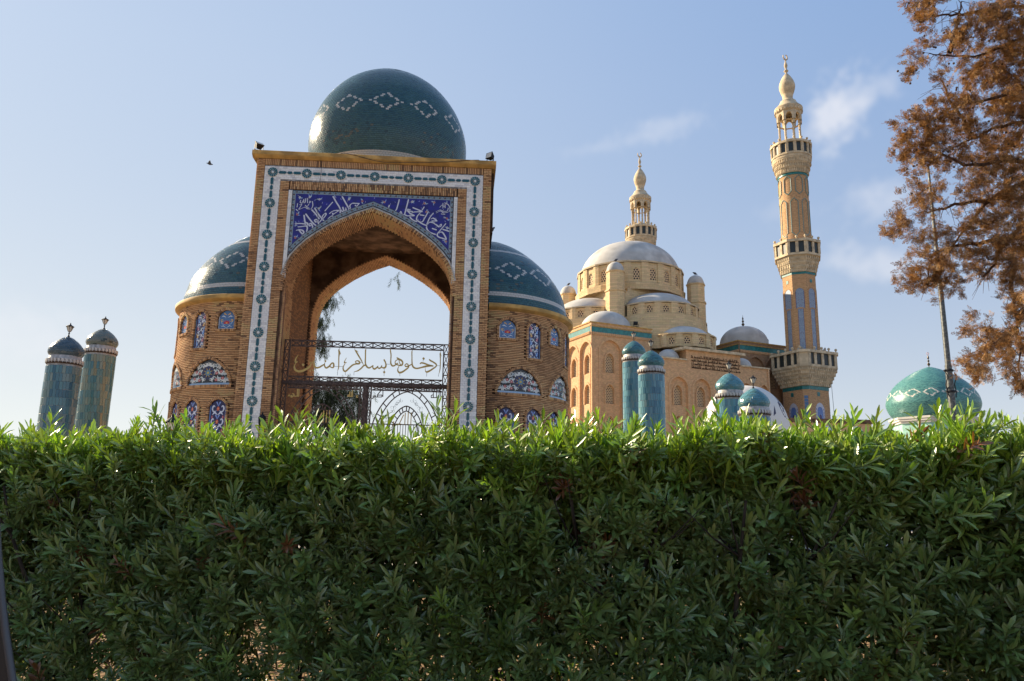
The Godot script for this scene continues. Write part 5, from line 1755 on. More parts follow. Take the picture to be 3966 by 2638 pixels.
func blue_panel(parent: Node, x: Transform3D, o: Array, z: float) -> void:
	part("blue_panel", pointed_pane(x, o, z, 0.0, 1.0, true), M.print_blue, parent)

func make_minaret() -> Node3D:
	var t := thing("minaret", "", "minaret", Vector3.ZERO, MOSQUE_TURN, "minarets of the mosque")
	var mb := MB.new()
	mb.lathe([Vector2(0.09, 0.0), Vector2(0.07, 0.16), Vector2(0.14, 0.24), Vector2(0.2, 0.36), Vector2(0.17, 0.5), Vector2(0.07, 0.58), Vector2(0.0, 0.6)], 10)
	M.knob = mb.done()
	# square base with cut corners
	mb = MB.new()
	upright_prism(mb, chamfered(2.5, 0.6), 0.0, 17.2)
	part("base", mb, M.minaret_brick, t)
	mb = MB.new()
	upright_prism(mb, chamfered(2.53, 0.6), 17.2, 17.72)
	part("teal_band", mb, M.teal_band, t)
	for k in 4:
		var x := Transform3D(Basis(Vector3.UP, k * PI / 2), Vector3.ZERO)
		part("arched_panel", pointed_pane(x, [0.0, 0.85, 11.4, 14.5, 15.4], 2.512, 0.0, 1.0, true), M.print_arched, t)
		mb = MB.new()
		mb.box(x * Vector3(-0.1, 16.6, 2.505), Vector3(0.5, 0.6, 0.04), x.basis)
		part("teal_square", mb, M.teal_band, t)
		var y := Transform3D(Basis(Vector3.UP, k * PI / 2 + PI / 4), Vector3.ZERO)
		for i in 14:
			mb = MB.new()
			mb.box(y * Vector3(0, 16.1 - i * 0.47, 3.115), Vector3(0.5, 0.42, 0.05), y.basis)
			part("blue_tile", mb, M.blue_glaze, t)
	hanging_niches(t, chamfered(2.6, 0.6), chamfered(3.55, 0.8), 17.75, 20.35, 5, 0.42)
	gallery(t, chamfered(3.62, 0.85), chamfered(2.6, 0.6), 20.35, 22.75, 4, 4, 2.0)
	# octagonal shaft with blue panels
	mb = MB.new()
	upright_prism(mb, ring_of(8, 2.5, PI / 8), 22.6, 34.5)
	part("octagon_shaft", mb, M.minaret_brick, t)
	mb = MB.new()
	upright_prism(mb, ring_of(8, 2.54, PI / 8), 34.5, 34.85)
	part("teal_band", mb, M.teal_band, t)
	for k in 8:
		var x := Transform3D(Basis(Vector3.UP, k * PI / 4), Vector3.ZERO)
		blue_panel(t, x, [0.0, 0.62, 29.3, 31.8, 32.4], 2.325)
		blue_panel(t, x, [0.0, 0.40, 23.0, 29.3, 29.301], 2.322)
		mb = MB.new()
		arch_band(mb, x, [0.0, 0.62, 29.3, 31.8, 32.4], 2.31, 0.13, 0.05)
		arch_band(mb, x, [0.0, 0.40, 23.0, 29.2, 29.25], 2.31, 0.16, 0.05)
		part("panel_frame", mb, M.minaret_brick, t)
		if k % 2 == 0:
			mb = MB.new()
			mb.box(x * Vector3(0, 33.5, 2.315), Vector3(0.42, 0.5, 0.05), x.basis)
			part("teal_square", mb, M.teal_band, t)
	hanging_niches(t, ring_of(8, 2.6, PI / 8), ring_of(8, 3.25, PI / 8), 34.88, 37.3, 4, 0.42)
	gallery(t, ring_of(8, 3.48, PI / 8), ring_of(8, 2.6, PI / 8), 37.3, 39.75, 2, 2, 0.5)
	# round shaft with long outlined hexagons
	mb = MB.new()
	mb.lathe([Vector2(2.2, 39.5), Vector2(2.13, 50.6)], 40)
	part("round_shaft", mb, M.minaret_brick, t)
	for k in 8:
		for rowi in [[40.6, 46.6, 0.0], [47.2, 50.3, 0.5]]:
			var a: float = (k + rowi[2]) * TAU / 8.0
			var hw := 0.25
			var pts := []
			for p in [Vector2(0, rowi[0]), Vector2(hw, rowi[0] + 0.55), Vector2(hw, rowi[1] - 0.55), Vector2(0, rowi[1]), Vector2(-hw, rowi[1] - 0.55), Vector2(-hw, rowi[0] + 0.55), Vector2(0, rowi[0])]:
				pts.append(Vector3(sin(a + p.x) * 2.2, p.y, cos(a + p.x) * 2.2))
			mb = MB.new()
			for i in pts.size() - 1: mb.tube([pts[i], pts[i + 1]], 0.055, 0.055, 5)
			part("teal_outline", mb, M.teal_line, t)
	mb = MB.new()
	mb.lathe([Vector2(2.17, 50.4), Vector2(2.22, 50.45), Vector2(2.22, 50.78), Vector2(2.1, 50.8)], 40)
	part("teal_band", mb, M.teal_band, t)
	hanging_niches(t, ring_of(24, 2.25, 0.1), ring_of(24, 2.88, 0.1), 50.8, 53.1, 3, 0.34)
	mb = MB.new()
	mb.lathe([Vector2(2.85, 53.1), Vector2(2.95, 53.2), Vector2(2.9, 53.6)], 24)
	part("gallery_foot", mb, M.cream, t)
	gallery(t, ring_of(16, 3.02, PI / 16), ring_of(16, 2.3, PI / 16), 53.6, 55.85, 1, 1, 0.1)
	# open lantern on eight columns
	mb = MB.new()
	mb.lathe([Vector2(1.85, 55.0), Vector2(1.85, 56.5), Vector2(0.0, 56.55)], 24)
	part("lantern_floor", mb, M.cream, t)
	for k in 8:
		var a := TAU * (k + 0.5) / 8.0
		mb = MB.new()
		mb.lathe(smooth_profile([Vector2(0.22, 56.0), Vector2(0.17, 56.4), Vector2(0.16, 59.0), Vector2(0.2, 59.15), Vector2(0.14, 59.35), Vector2(0.24, 59.6), Vector2(0.22, 59.9)], 2), 10, Vector3(sin(a) * 1.62, 0, cos(a) * 1.62))
		part("lantern_column", mb, M.cream, t)
	mb = MB.new()
	for k in 8:
		var x := Transform3D(Basis(Vector3.UP, k * TAU / 8.0), Vector3.ZERO)
		recess_wall(mb, x, -0.78, 0.78, 59.85, 61.4, 1.86, 0.4, [[0.0, 0.45, 59.86, 60.5, 61.1]], false)
		recess_wall(mb, x, -0.62, 0.62, 59.85, 61.4, 1.46, 0.001, [[0.0, 0.45, 59.86, 60.5, 61.1]], false)
	mb.lathe([Vector2(1.5, 61.38), Vector2(1.98, 61.4), Vector2(2.06, 61.9), Vector2(2.15, 62.2), Vector2(2.12, 62.35), Vector2(1.85, 62.6), Vector2(1.5, 63.0), Vector2(1.2, 63.5)], 32)
	for k in 24:
		var a := TAU * k / 24.0
		mb.box(Vector3(sin(a) * 2.06, 61.75, cos(a) * 2.06), Vector3(0.24, 0.4, 0.14), Basis(Vector3.UP, a))
	part("lantern_head", mb, M.cream, t)
	mb = MB.new()
	mb.lathe(smooth_profile([Vector2(1.25, 63.3), Vector2(1.2, 63.6), Vector2(0.8, 64.0), Vector2(0.82, 64.7), Vector2(1.0, 65.2), Vector2(1.22, 66.1), Vector2(1.12, 66.9), Vector2(0.72, 67.8), Vector2(0.25, 68.5), Vector2(0.14, 68.75), Vector2(0.36, 69.05), Vector2(0.14, 69.4), Vector2(0.27, 70.0), Vector2(0.11, 70.7), Vector2(0.1, 70.95)], 4), 28)
	part("bulb_crown", mb, M.cream, t)
	mb = MB.new()
	var cr := PackedVector2Array()
	for k in 13:
		var a := lerpf(-0.9, PI + 0.9, k / 12.0) + PI
		cr.append(Vector2(cos(a) * 0.5, sin(a) * 0.55))
	for k in range(12, -1, -1):
		var a := lerpf(-0.9, PI + 0.9, k / 12.0) + PI
		cr.append(Vector2(cos(a) * 0.36, sin(a) * 0.40 + 0.08))
	mb.prism(cr, -0.07, 0.07, Transform3D(Basis(Vector3(0, 0, 1), 0.35), Vector3(0, 71.5, 0)))
	part("crescent", mb, M.cream, t)
	return t

func build_minarets() -> void:
	var p := Pen.new(96, 256, Color(0.50, 0.56, 0.63))
	for k in 90:
		var c := Vector2(rng.randf_range(4, 44), rng.randf_range(4, 252))
		p.both([c, c + Vector2(rng.randf_range(-7, 7), rng.randf_range(-9, 9))], 2.4, [Color(0.32, 0.35, 0.48), Color(0.60, 0.66, 0.72), Color(0.50, 0.40, 0.42)][k % 3])
	p.both([Vector2(3, 0), Vector2(3, 256)], 3, Color(0.26, 0.24, 0.42), false)
	M.print_blue = p.material(0.4)
	p = Pen.new(128, 256, Color(0.74, 0.73, 0.76))
	for k in 40:
		var y := rng.randf_range(4, 252)
		p.both([Vector2(rng.randf_range(3, 20), y), Vector2(rng.randf_range(3, 20), y + rng.randf_range(-8, 8))], 2.6, Color(0.25, 0.22, 0.42))
	for j in range(40, 256):
		var hw := 40.0 if j > 86 else 40.0 * sqrt(maxf(0.0, 1.0 - pow((86.0 - j) / 50.0, 2.0)))
		p.im.fill_rect(Rect2i(int(64 - hw), j, int(hw * 2), 1), Color(0.36, 0.47, 0.68))
	for k in 50:
		p.dot(rng.randf_range(30, 98), rng.randf_range(80, 250), 2.5, Color(0.55, 0.65, 0.8))
	for j in range(110, 190):
		var hw := 16.0 if j > 128 else 16.0 * sqrt(maxf(0.0, 1.0 - pow((128.0 - j) / 19.0, 2.0)))
		p.im.fill_rect(Rect2i(int(64 - hw), j, int(hw * 2), 1), Color(0.24, 0.17, 0.36))
	for k in 24:
		p.dot(rng.randf_range(52, 76), rng.randf_range(120, 188), 2, Color(0.5, 0.42, 0.55))
	M.print_arched = p.material(0.4)
	M.blue_glaze = mottled(paint(0.10, 0.24, 0.46, 0.3), 0.4, 31, 0.7)
	M.teal_line = paint(0.12, 0.24, 0.23, 0.4)
	var a := make_minaret()
	a.position = Vector3(43.1, 0, -108.6)
	a.set_meta("label", "tall near minaret with three balconies, standing clear right of the mosque")
	copy(a, Vector3(24.72, -2.9, -138.6), MOSQUE_TURN, "far minaret whose top rises from behind the great pale dome", "minaret")

# ---------------------------------------------------------------- other structures
func build_kiosk() -> void:
	var o := thing("domed_kiosk", "small mint green kiosk with a pointed teal dome behind the pole", "kiosk", Vector3(34.0, 0, -60.0))
	var mb := MB.new()
	mb.lathe([Vector2(2.95, 0), Vector2(2.95, 7.75)], 8, Vector3.ZERO, 0.2, TAU + 0.2, true)
	part("kiosk_wall", mb, M.mint, o)
	mb = MB.new()
	mb.lathe([Vector2(2.95, 7.7), Vector2(3.1, 7.72), Vector2(3.1, 7.86), Vector2(3.22, 7.88), Vector2(3.22, 8.02), Vector2(3.3, 8.04), Vector2(3.3, 8.2), Vector2(2.6, 8.22)], 8, Vector3.ZERO, 0.2, TAU + 0.2, true)
	part("kiosk_cornice", mb, M.dome_white, o)
	for k in 8:
		var x := Transform3D(Basis(Vector3.UP, 0.2 + TAU * (k + 0.5) / 8.0), Vector3.ZERO)
		mb = MB.new()
		arch_band(mb, x, [0.0, 0.42, 5.2, 6.6, 7.0], 2.72, 0.16, 0.06)
		part("window_surround", mb, M.cream, o)
		part("window", pointed_pane(x, [0.0, 0.42, 5.2, 6.6, 7.0], 2.735), M.grille, o)
	var prof := smooth_profile([Vector2(2.75, 8.15), Vector2(3.12, 8.55), Vector2(3.36, 9.1), Vector2(3.38, 9.5), Vector2(3.2, 10.1), Vector2(2.7, 10.85), Vector2(1.95, 11.5), Vector2(1.1, 12.02), Vector2(0.4, 12.32), Vector2(0.0, 12.44)], 4)
	mb = MB.new()
	mb.lathe(prof, 48)
	part("kiosk_dome", mb, M.dome_core, o)
	var pal := [Color(0.075, 0.23, 0.215), Color(0.095, 0.265, 0.245), Color(0.06, 0.195, 0.19), Color(0.11, 0.28, 0.25), Color(0.045, 0.15, 0.155), Color(0.66, 0.62, 0.54)]
	var r := tile_dome(prof, 0.066, 0.14, -PI, PI, func(rw, a, y, st):
		if rhomb(a, y, TAU / 15.0, -0.52, 10.02, 0.051, 6, 0.66, st): return 5
		return [0, 1, 2, 0, 3, 4][rng.randi() % 6])
	var rank := []
	for k in r[0].size():
		rank.append((r[0][k].origin - Vector3(-1.6, 10, 2.8)).length())
	pieces("dome_tile", "dome_tiling", brick_mesh(Vector3(0.132, 0.06, 0.02), 0.003), M.kiosk_glaze, r[0], r[1], pal, o, 60, rank)
	mb = MB.new()
	mb.lathe(smooth_profile([Vector2(0.05, 12.4), Vector2(0.03, 12.5), Vector2(0.12, 12.66), Vector2(0.03, 12.82), Vector2(0.09, 12.93), Vector2(0.02, 13.05), Vector2(0.08, 13.18), Vector2(0.015, 13.42)], 3), 10)
	part("finial", mb, M.bronze, o)
	mb = MB.new()
	var ring := []
	for k in 11:
		ring.append(Vector3(sin(TAU * k / 10.0) * 0.075, 13.53 + cos(TAU * k / 10.0) * 0.105, 0))
	mb.tube(ring, 0.02, 0.02, 5)
	part("finial_ring", mb, paint(0.5, 0.2, 0.15, 0.5), o)

func build_pole() -> void:
	var o := thing("mast", "tall grey metal mast rising through the dead conifer branches", "pole", Vector3(23.72, 0, -40.0))
	var h := 20.6
	var sec := [[0.0, 8.9, 0.205, 0.175], [8.7, 14.2, 0.150, 0.125], [14.1, h, 0.118, 0.058]]
	for s in sec:
		var mb := MB.new()
		mb.lathe([Vector2(s[2], s[0]), Vector2(s[3], s[1])], 12, Vector3.ZERO, 0.1, TAU + 0.1, true)
		part("mast_section", mb, M.steel, o)
	for y in [8.55, 7.4, 14.15]:
		var mb := MB.new()
		mb.lathe([Vector2(0.20, y), Vector2(0.235, y + 0.02), Vector2(0.235, y + 0.11), Vector2(0.15, y + 0.14)], 14)
		if y < 14.0:
			mb.span(Vector3(-0.30, y + 0.02, 0.02), Vector3(-0.2, y + 0.1, 0.1)); mb.span(Vector3(0.2, y + 0.02, 0.02), Vector3(0.34, y + 0.07, 0.06))
		part("clamp", mb, M.black_iron, o)
	var mb2 := MB.new()
	for c in [[0.19, 0.12], [-0.2, 0.08]]:
		var pts := []
		for k in 9:
			pts.append(Vector3(c[0] * 1.15 + sin(k * 1.3) * 0.05, 8.5 - k * 0.17, c[1] + 0.08 * sin(k * 0.8)))
		mb2.tube(pts, 0.03, 0.03, 5)
	part("cable_bundle", mb2, M.wire, o)

func build_small_structures() -> void:
	var o := thing("flat_building", "low plain brown flat-roofed building right of the near minaret", "building", Vector3(36.6, 0, -88.0), 0.05)
	var mb := MB.new()
	mb.span(Vector3(-6.0, 0, -8), Vector3(6.0, 10.6, 0))
	part("wall", mb, M.mosque_brick, o)
	mb = MB.new()
	mb.span(Vector3(-6.1, 10.6, -8.1), Vector3(6.1, 11.1, 0.12))
	part("parapet", mb, M.plaster, o)
	o = thing("painted_dome", "white dome painted with dark script behind the two low turquoise columns", "dome", Vector3(15.65, 0, -50.0))
	var p := Pen.new(512, 160, Color(0.82, 0.80, 0.77))
	for k in 5:
		var x := 36.0 + k * 102
		p.curl(x, 92, 17, k * 1.3, 1.1, 4.5, Color(0.17, 0.16, 0.26), false)
		p.curl(x + 20, 80, 13, k * 2.1, -1.0, 4, Color(0.17, 0.16, 0.26), false)
		p.line([Vector2(x + 8, 112), Vector2(x + 14, 70), Vector2(x + 24, 60)], 4, Color(0.17, 0.16, 0.26), true)
		p.leaf(x + 30, 108, 26, -0.8, 4, Color(0.2, 0.2, 0.3), false)
	var m := p.material(0.7)
	m.texture_repeat = true
	mb = MB.new()
	var prof := smooth_profile([Vector2(2.9, 5.0), Vector2(2.86, 6.2), Vector2(2.6, 7.3), Vector2(2.05, 8.2), Vector2(1.2, 8.85), Vector2(0.0, 9.1)], 6)
	var total := 0.0
	for k in prof.size() - 1: total += (prof[k + 1] - prof[k]).length()
	mb.lathe(prof, 48, Vector3.ZERO, 0, TAU, false, 2.0, 1.0 / total)
	part("dome_shell", mb, m, o)
	mb = MB.new()
	mb.lathe([Vector2(3.0, 0), Vector2(3.0, 5.0), Vector2(2.8, 5.05)], 32)
	part("dome_drum", mb, M.cream, o)
	# globe lamps and a hooded lamp just over the hedge
	for q in [[Vector3(10.55, 3.80, -25), "white globe lamp showing through the hedge leaves below the near minaret"], [Vector3(11.54, 3.80, -25), "white globe lamp showing above the hedge below the flat brown building"]]:
		o = thing("globe_lamp", q[1], "lamp", Vector3(q[0].x, 0, q[0].z), 0.0, "white globe lamps behind the hedge")
		mb = MB.new()
		mb.lathe([Vector2(0.09, 0), Vector2(0.06, 0.3), Vector2(0.04, 0.4), Vector2(0.04, q[0].y - 0.2), Vector2(0.09, q[0].y - 0.17)], 12)
		part("lamp_post", mb, M.black_iron, o)
		var sp := SphereMesh.new()
		sp.radius = 0.19
		sp.height = 0.38
		part("globe", sp, M.pale, o).position.y = q[0].y
	o = thing("hooded_lamp", "black hooded lamp peeking over the hedge before the left tower", "lamp", Vector3(-10.81, 0, -24.0))
	mb = MB.new()
	mb.lathe([Vector2(0.07, 0), Vector2(0.05, 0.4), Vector2(0.04, 3.3), Vector2(0.09, 3.36)], 10)
	part("lamp_post", mb, M.black_iron, o)
	mb = MB.new()
	mb.lathe([Vector2(0.09, 3.36), Vector2(0.15, 3.58)], 8)
	part("lamp_glass", mb, M.lamp_glass, o)
	mb = MB.new()
	mb.lathe([Vector2(0.26, 3.57), Vector2(0.27, 3.6), Vector2(0.14, 3.7), Vector2(0.04, 3.76), Vector2(0.05, 3.82), Vector2(0.0, 3.88)], 10)
	part("lamp_hood", mb, M.black_iron, o)

func gate_point(u: float, v: float, w: float) -> Vector3:
	return GATE_AT + Basis(Vector3.UP, GATE_TURN) * Vector3(u, v, w)

func mosque_point(s: float, y: float, z: float) -> Vector3:
	return MOSQUE_AT + Basis(Vector3.UP, MOSQUE_TURN) * Vector3(s, y, z)

func build_details() -> void:
	floodlight(gate_point(-4.84, 15.29, -0.05), GATE_TURN + 0.7, 1.0, "black floodlight on the left end of the gateway cornice", 0.9)
	floodlight(gate_point(4.78, 15.29, -0.05), GATE_TURN - 0.75, 1.0, "black floodlight on the right end of the gateway cornice", 0.2)
	floodlight(mosque_point(7.4, 25.03, 0.0), 3.3, 1.9, "dark floodlight on the cornice of the mosque's left corner block", 0.2)
	floodlight(mosque_point(23.1, 29.95, -8.4), 3.3, 2.2, "dark floodlight beside the right turret foot on the mosque", 0.2)
	floodlight(mosque_point(20.6, 24.42, -2.6), 3.3, 2.0, "dark floodlight on the lowest half dome ledge of the mosque", 0.2)
	# wrought lanterns on the piers
	for q in [[3.63, "wrought black wall lantern on the right pier of the arch"], [-3.66, "wrought black wall lantern on the left pier of the arch"]]:
		var o := thing("wall_lantern", q[1], "lantern", gate_point(q[0], 3.86, 0.28), GATE_TURN, "wall lanterns beside the arch")
		var mb := MB.new()
		mb.tube([Vector3(0, -0.35, -0.27), Vector3(0, -0.3, -0.05), Vector3(0, -0.12, 0.02), Vector3(0, 0.02, 0)], 0.018, 0.014, 6)
		part("bracket", mb, M.black_iron, o)
		mb = MB.new()
		mb.lathe([Vector2(0.05, 0.02), Vector2(0.10, 0.16), Vector2(0.12, 0.36)], 8)
		part("lamp_glass", mb, M.grille, o)
		mb = MB.new()
		mb.lathe([Vector2(0.06, 0.0), Vector2(0.07, 0.03), Vector2(0.04, 0.04)], 8)
		mb.lathe([Vector2(0.15, 0.36), Vector2(0.155, 0.39), Vector2(0.10, 0.46), Vector2(0.03, 0.52), Vector2(0.035, 0.56), Vector2(0.0, 0.62)], 8)
		for k in 8:
			var a := TAU * k / 8.0
			mb.tube([Vector3(sin(a) * 0.06, 0.02, cos(a) * 0.06), Vector3(sin(a) * 0.115, 0.16, cos(a) * 0.115), Vector3(sin(a) * 0.135, 0.37, cos(a) * 0.135)], 0.011, 0.011, 4)
		part("lamp_cage", mb, M.black_iron, o)
	# cables on the gateway
	var mb := MB.new()
	var pts := []
	for q in [[-1.5, 15.31, 0.05], [-1.31, 15.31, 0.16], [-0.76, 15.2, 0.19], [-0.1, 15.03, 0.19], [0.4, 14.97, 0.16], [0.89, 14.99, 0.16], [2.0, 15.04, 0.18], [3.0, 15.12, 0.185], [3.85, 15.24, 0.185], [4.3, 15.31, 0.1]]:
		pts.append(gate_point(q[0], q[1], q[2]))
	mb.tube(pts, 0.012, 0.012, 5)
	tag(part("cable", mb, M.wire), "thin dark cable sagging along the gateway cornice", "cable")
	mb = MB.new()
	pts = []
	for k in 18:
		pts.append(gate_point(-2.25 + 0.05 * sin(k * 0.7), 15.0 - k * 0.235, 0.035))
	mb.tube(pts, 0.007, 0.007, 4)
	tag(part("cable", mb, M.wire), "thin dark wire hanging straight down the left of the lettered panel", "cable")
	mb = MB.new()
	mb.tube([Vector3(46.2, 21.0, -107.0), Vector3(46.35, 15.0, -107.0), Vector3(46.6, 4.0, -107.0)], 0.03, 0.03, 4)
	tag(part("cable", mb, M.wire), "thin wire hanging from the right side of the near minaret balcony", "cable")
	# roof ladder hoops
	mb = MB.new()
	for z in [-3.2, -2.4]:
		mb.tube([mosque_point(32.3, 25.0, z), mosque_point(32.3, 26.3, z), mosque_point(32.6, 26.6, z), mosque_point(33.3, 26.6, z), mosque_point(33.6, 26.3, z), mosque_point(33.6, 24.6, z)], 0.05, 0.05, 5)
	mb.tube([mosque_point(33.6, 25.4, -3.2), mosque_point(34.5, 25.4, -3.2), mosque_point(34.5, 25.4, -2.4), mosque_point(33.6, 25.4, -2.4)], 0.05, 0.05, 5)
	tag(part("roof_ladder", mb, M.steel), "grey hooped ladder rails over the roof edge left of the near minaret", "ladder")
	# loudspeakers on the lowest gallery
	for q in [[Vector3(41.6, 22.9, -105.6), -0.5, "round grey loudspeaker on the left of the lowest minaret balcony"], [Vector3(44.9, 22.9, -105.9), 0.9, "round grey loudspeaker on the right of the lowest minaret balcony"]]:
		var o := thing("loudspeaker", q[2], "loudspeaker", q[0], q[1], "loudspeakers on the minaret")
		mb = MB.new()
		mb.lathe([Vector2(0.08, -0.35), Vector2(0.10, -0.1), Vector2(0.18, 0.1), Vector2(0.42, 0.32), Vector2(0.43, 0.34), Vector2(0.3, 0.2), Vector2(0.0, 0.0)], 18)
		var e := part("horn", mb, M.dome_white, o)
		e.rotation.x = PI / 2
		mb = MB.new()
		mb.span(Vector3(-0.05, -0.35, -0.2), Vector3(0.05, 0, -0.1))
		part("bracket", mb, M.steel, o)

# ---------------------------------------------------------------- birds
func bird_body(mb: MB) -> void:
	var prof := [Vector2(0.0, -0.16), Vector2(0.022, -0.15), Vector2(0.03, -0.09), Vector2(0.062, -0.03), Vector2(0.072, 0.03), Vector2(0.058, 0.08), Vector2(0.034, 0.115), Vector2(0.036, 0.145), Vector2(0.026, 0.17), Vector2(0.008, 0.18), Vector2(0.006, 0.2), Vector2(0.0, 0.205)]
	mb.lathe(smooth_profile(prof, 2), 12)

func bird(at: Vector3, turn: float, tilt: float, size: float, label: String) -> void:
	var o := thing("pigeon", label, "bird", at, turn, "pigeons resting on the roofs")
	var mb := MB.new()
	bird_body(mb)
	var e := part("body", mb, M.feather, o)
	e.scale = Vector3.ONE * size
	e.rotation = Vector3(0, 0, -tilt)
	e.position.y = 0.13 * size
	mb = MB.new()
	for s in [-1.0, 1.0]:
		mb.tube([Vector3(0.0, 0.1, s * 0.03) * size, Vector3(0.01, 0.0, s * 0.03) * size, Vector3(0.05, 0.0, s * 0.035) * size], 0.007 * size, 0.005 * size, 4)
	part("legs", mb, M.black_iron, o)

func build_birds() -> void:
	M.feather = paint(0.055, 0.055, 0.065, 0.7)
	bird(gate_point(4.907, 13.30, -4.595) + Vector3(0.16, 0.10, 1.0), 0.3, 0.8, 1.3, "dark pigeon on top of the right tower's teal dome")
	bird(mosque_point(8.6, 36.7, -7.15), 0.4, 1.0, 2.6, "dark bird perched on the turret in front of the great pale dome")
	bird(mosque_point(23.55, 36.7, -7.15), 2.6, 1.0, 2.6, "dark bird perched on the turret right of the great pale dome")
	bird(mosque_point(8.55, 36.7, -22.1), 0.2, 0.9, 2.4, "dark bird perched on the far left turret of the mosque")
	var o := thing("flying_bird", "small dark bird flying in the open sky left of the gateway", "bird", Vector3(-17.53, 19.8, -40.0), 0.6)
	var mb := MB.new()
	bird_body(mb)
	var e := part("body", mb, M.feather, o)
	e.rotation = Vector3(0.2, 0, -PI / 2)
	for s in [-1.0, 1.0]:
		mb = MB.new()
		mb.prism(PackedVector2Array([Vector2(-0.06, 0), Vector2(0.06, 0), Vector2(0.05, 0.12), Vector2(-0.03, 0.25), Vector2(-0.09, 0.11)]), -0.004, 0.004)
		e = part("wing", mb, M.feather, o)
		e.basis = Basis(Vector3(1, 0, 0), s * 1.0)

# ---------------------------------------------------------------- foliage
func leaf_blade(mb: MB, at: Vector3, dir: Vector3, up: Vector3, l: float, w: float, droop: float) -> void:
	var s := dir.cross(up).normalized()
	var n := s.cross(dir).normalized()
	var f := [0.0, 0.36, 0.74, 1.0]; var wd := [0.14, 0.72, 1.0, 0.22]
	var mid := []; var le := []; var ri := []
	for k in 4:
		var c: Vector3 = at + dir * (l * f[k]) - n * (droop * l * f[k] * f[k])
		mid.append(c); le.append(c - s * w * wd[k] * 0.5 + n * w * wd[k] * 0.14); ri.append(c + s * w * wd[k] * 0.5 + n * w * wd[k] * 0.14)
	for k in 3:
		mb.quad(le[k], mid[k], mid[k + 1], le[k + 1])
		mb.quad(mid[k], ri[k], ri[k + 1], mid[k + 1])

func sprig_mesh(sd: int, leaves: int, l: float, w: float, open: float, stem: float) -> ArrayMesh:
	var r := RandomNumberGenerator.new()
	r.seed = sd
	var mb := MB.new()
	for k in leaves:
		var f := float(k) / leaves
		var a := k * 2.4 + r.randf_range(-0.3, 0.3)
		var pitch := lerpf(open, 0.12, pow(f, 1.3)) + r.randf_range(-0.14, 0.14)
		var dir := Vector3(sin(a) * sin(pitch), cos(pitch), cos(a) * sin(pitch))
		var q := r.randf_range(0.8, 1.15)
		mb.col = Color(q, q * r.randf_range(0.95, 1.05), q)
		leaf_blade(mb, Vector3(0, stem * (f - 1.0), 0) + dir * 0.004, dir, Vector3(-sin(a) * cos(pitch), sin(pitch), -cos(a) * cos(pitch)), l * lerpf(1.0, 0.62, f) * r.randf_range(0.82, 1.15), w * lerpf(1.0, 0.75, f) * r.randf_range(0.85, 1.15), r.randf_range(0.0, 0.22))
	mb.col = Color(0.8, 0.6, 0.4)
	mb.tube([Vector3(0, -stem * 1.4, 0), Vector3(0.004, -stem * 0.5, 0.003), Vector3.ZERO], 0.0028, 0.0016, 3)
	return mb.done()

# a longer shoot with leaves set along it
func twig_mesh(sd: int) -> ArrayMesh:
	var r := RandomNumberGenerator.new()
	r.seed = sd
	var mb := MB.new()
	var spine := []
	var p := Vector3(0, -0.06, 0)
	var d := Vector3(0.1, 1, 0).normalized()
	for k in 9:
		spine.append(p)
		d = (d + Vector3(r.randf_range(-0.14, 0.14), 0.02, r.randf_range(-0.14, 0.14))).normalized()
		p += d * 0.024
	for k in 19:
		var f := k / 19.0
		var at: Vector3 = spine[int(f * 8.0)].lerp(spine[int(f * 8.0) + 1], fmod(f * 8.0, 1.0))
		var a := k * 2.4 + r.randf_range(-0.4, 0.4)
		var pitch := lerpf(1.25, 0.35, f) + r.randf_range(-0.2, 0.2)
		var q := r.randf_range(0.75, 1.2)
		mb.col = Color(q, q * r.randf_range(0.95, 1.05), q)
		leaf_blade(mb, at, Vector3(sin(a) * sin(pitch), cos(pitch), cos(a) * sin(pitch)), Vector3(-sin(a) * cos(pitch), sin(pitch), -cos(a) * cos(pitch)), r.randf_range(0.05, 0.088), r.randf_range(0.012, 0.02), r.randf_range(-0.05, 0.3))
	mb.col = Color(0.7, 0.55, 0.4)
	mb.tube(spine, 0.003, 0.0015, 3)
	return mb.done()

